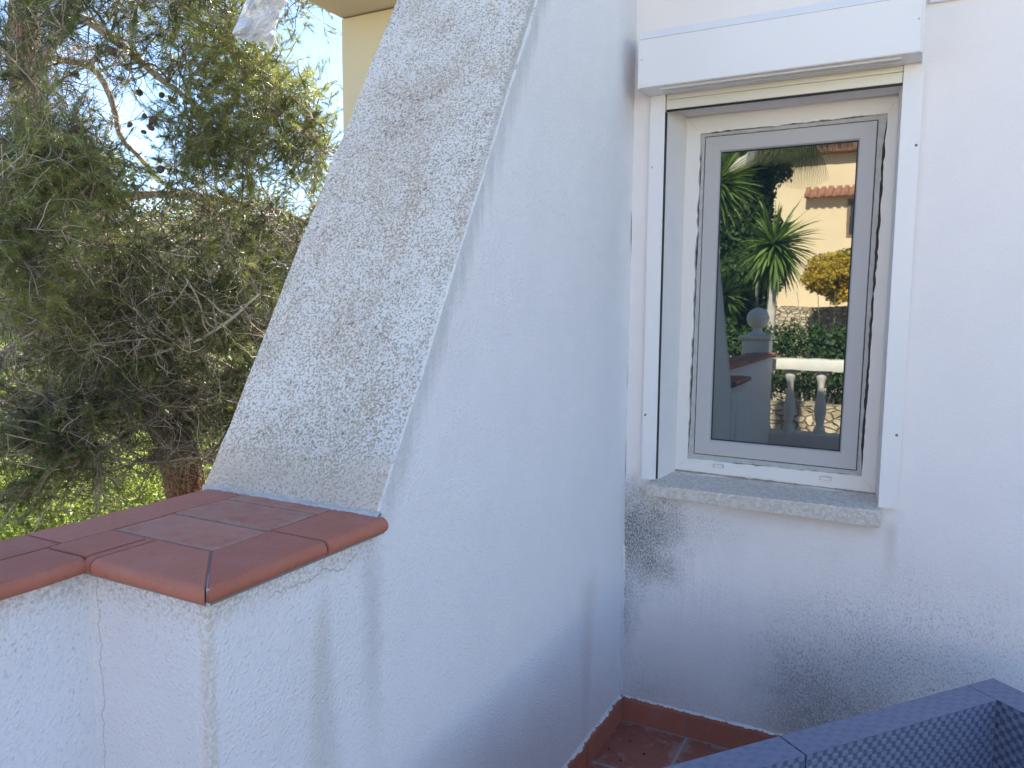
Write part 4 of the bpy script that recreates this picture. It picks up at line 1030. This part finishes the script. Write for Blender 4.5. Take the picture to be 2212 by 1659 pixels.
for k in range(46):
    d = rng.normal(size=3); d[2] = d[2] * .5 + .1; d = d / np.linalg.norm(d); e = cP + d * .55
    n = 34; s = unit(np.cross(d, [0, 0, 1.0])); an = np.linspace(-1.25, 1.25, n); K = 6
    dirs = unit(d[None] * np.cos(an)[:, None] + s[None] * np.sin(an)[:, None]); P = np.zeros((n, K, 3)); P[:, 0] = e; dd = dirs.copy()
    for q in range(1, K): dd = unit(dd + [0, 0, -.28 * (1 + q * .2)]); P[:, q] = P[:, q-1] + dd * .150
    V, F = tubes(P, np.full(n, .012), np.full(n, .002), 3); acc.add(V, F, rng.uniform(0, 1))
    V, F = tubes(np.array([[cP, (cP + e) / 2 + [0, 0, .03], e]]), np.array([.012]), np.array([.008]), 4); acc.add(V, F, .4)
acc.build('fronds', M['palm'], palm)
V, F = tubes(curve([(mir(1400, 500, 9.5).x, cP[1], -2.4), tuple(mir(1520, 480, 9.5)), tuple(mir(1635, 330, 9.5)), tuple(cP)], 22)[None], np.array([.12]), np.array([.08]), 12); npmesh('trunk', V, F, M['bark_grey'], palm, smooth=True)
# hedge and low wall across the lane
def wallbox(name, label, cat, b, mat): 
    return tag(boxo(name, b, mat, None, .02), label, cat)
sw = mir(1700, 900, 7.2)
bm = bmesh.new(); box(bm, -6, 6, sw.y - .35, sw.y, -2.6, .335); slices(bm, 0, -3, 3, .12); slices(bm, 2, -.4, .33, .1); roughen(bm, .03, 5, .012, 14)
o = obj('stone_wall', bm, M['stone'], None); tag(o, 'sunlit dry stone retaining wall glimpsed between the mirrored balusters', 'wall')
hd = thing('hedge', 'dark green clipped hedge behind the mirrored balustrade', 'hedge', (0, sw.y - .75, .2))
acc = Acc()
for k in range(26): leafcloud(acc, (-4.5 + k * .34, sw.y - .75, .78 + .06 * math.sin(k * 1.7)), (.42, .38, .62), 1800, .032, 0, 1, .5)
acc.build('foliage', M['hedgeleaf'], hd)
P = np.array([[(-4.5 + k * .34, sw.y - .7, -.3), (-4.45 + k * .34, sw.y - .72, .3), (-4.5 + k * .34, sw.y - .7, .9)] for k in range(26)]); V, F = tubes(P, np.full(26, .02), np.full(26, .01), 5); npmesh('stems', V, F, M['bark_grey'], hd)
# upper retaining wall and terrace ground beyond the hedge
s2 = mir(1800, 640, 15.5)
bm = bmesh.new(); box(bm, -8, 10, s2.y - 14, s2.y, -2.6, 1.55); slices(bm, 0, -3, 4, .3); slices(bm, 2, -.4, 1.5, .2); roughen(bm, .04, 4)
tag(obj('stone_wall', bm, M['stone'], None), 'long sunlit retaining wall of pale stones below the far cream house', 'wall')
rng = np.random.default_rng(31)
p = mir(1800, 600, 14.5); shrub('shrub', 'yellow flowering bush beside the mirrored cream house', 'shrub', p, (.72, .5, .62), 9000, .04, M['yellowleaf'], None, (.2, 1))
p = mir(1860, 560, 14.8); shrub('shrub', 'grey green bush under the window of the mirrored cream house', 'shrub', p, (.8, .5, .35), 5000, .035, M['farleaf'])
p = mir(1610, 560, 10.2); shrub('tree', 'dense dark green tree behind the yuccas, mirrored in the window', 'tree', p, (.95, .7, 1.55), 26000, .045, M['hedgeleaf'], None, (0, .8), .06, .2, 4, 'crown')
p = mir(1850, 300, 31); shrub('tree', 'dark round tree above the mirrored cream house roof', 'tree', p, (3.6, 2, 1.9), 12000, .12, M['hedgeleaf'], None, (0, 1), .08, .2, 4, 'crown')
p = mir(1500, 300, 14); shrub('tree', 'tall dark tree filling the upper left of the mirrored garden', 'tree', p, (2.1, 1, 2.2), 16000, .07, M['hedgeleaf'], None, (0, 1), .1, .2, 4, 'crown')
# far house
fh = thing('house', 'sunlit cream house with a terracotta tiled roof mirrored in the window', 'house', (mir(1800, 500, 22).x + 1.6, mir(1800, 500, 22).y, 1.5))
a = mir(1715, 405, 22); b_ = mir(1760, 335, 22); zt = b_.z; ze = mir(1760, 428, 22).z
yh = a.y; xl = a.x - 1.8
bm = bmesh.new(); box(bm, xl, xl + 9, yh - 6, yh, 1.4, zt); obj('wall', bm, M['cream_far'], fh)
bm = bmesh.new(); xe = mir(1742, 420, 22).x
prism(bm, [(yh + .002, ze + .02), (yh + .30, ze - .02), (yh + .30, ze + .03), (yh + .002, ze + .26)], 0, xe, xl + 9.3)
for i in range(34):
    x0 = xe + i * .21; prism(bm, [(yh + .01, ze + .20), (yh + .36, ze - .0), (yh + .36, ze + .08), (yh + .01, ze + .33)], 0, x0, x0 + .12)
obj('pent_roof', bm, M['rooftile'], fh)
bm = bmesh.new(); prism(bm, [(yh + .35, zt + .0), (yh + .35, zt + .08), (yh - 3, zt + 1.3), (yh - 6.3, zt + .1), (yh - 6.3, zt)], 0, xl - .2, xl + 9.3); obj('roof', bm, M['rooftile'], fh)
wx = mir(1866, 470, 22).x; wz = mir(1866, 470, 22).z
fw = boxo('window', (wx - .45, wx + .45, yh - .05, yh + .02, wz - .55, wz + .55), M['shutter_wood'], fh); boxo('pane', (wx - .37, wx + .37, yh + .022, yh + .03, wz - .47, wz + .47), M['windowdark'], fw)
wy = mir(1800, 510, 20)
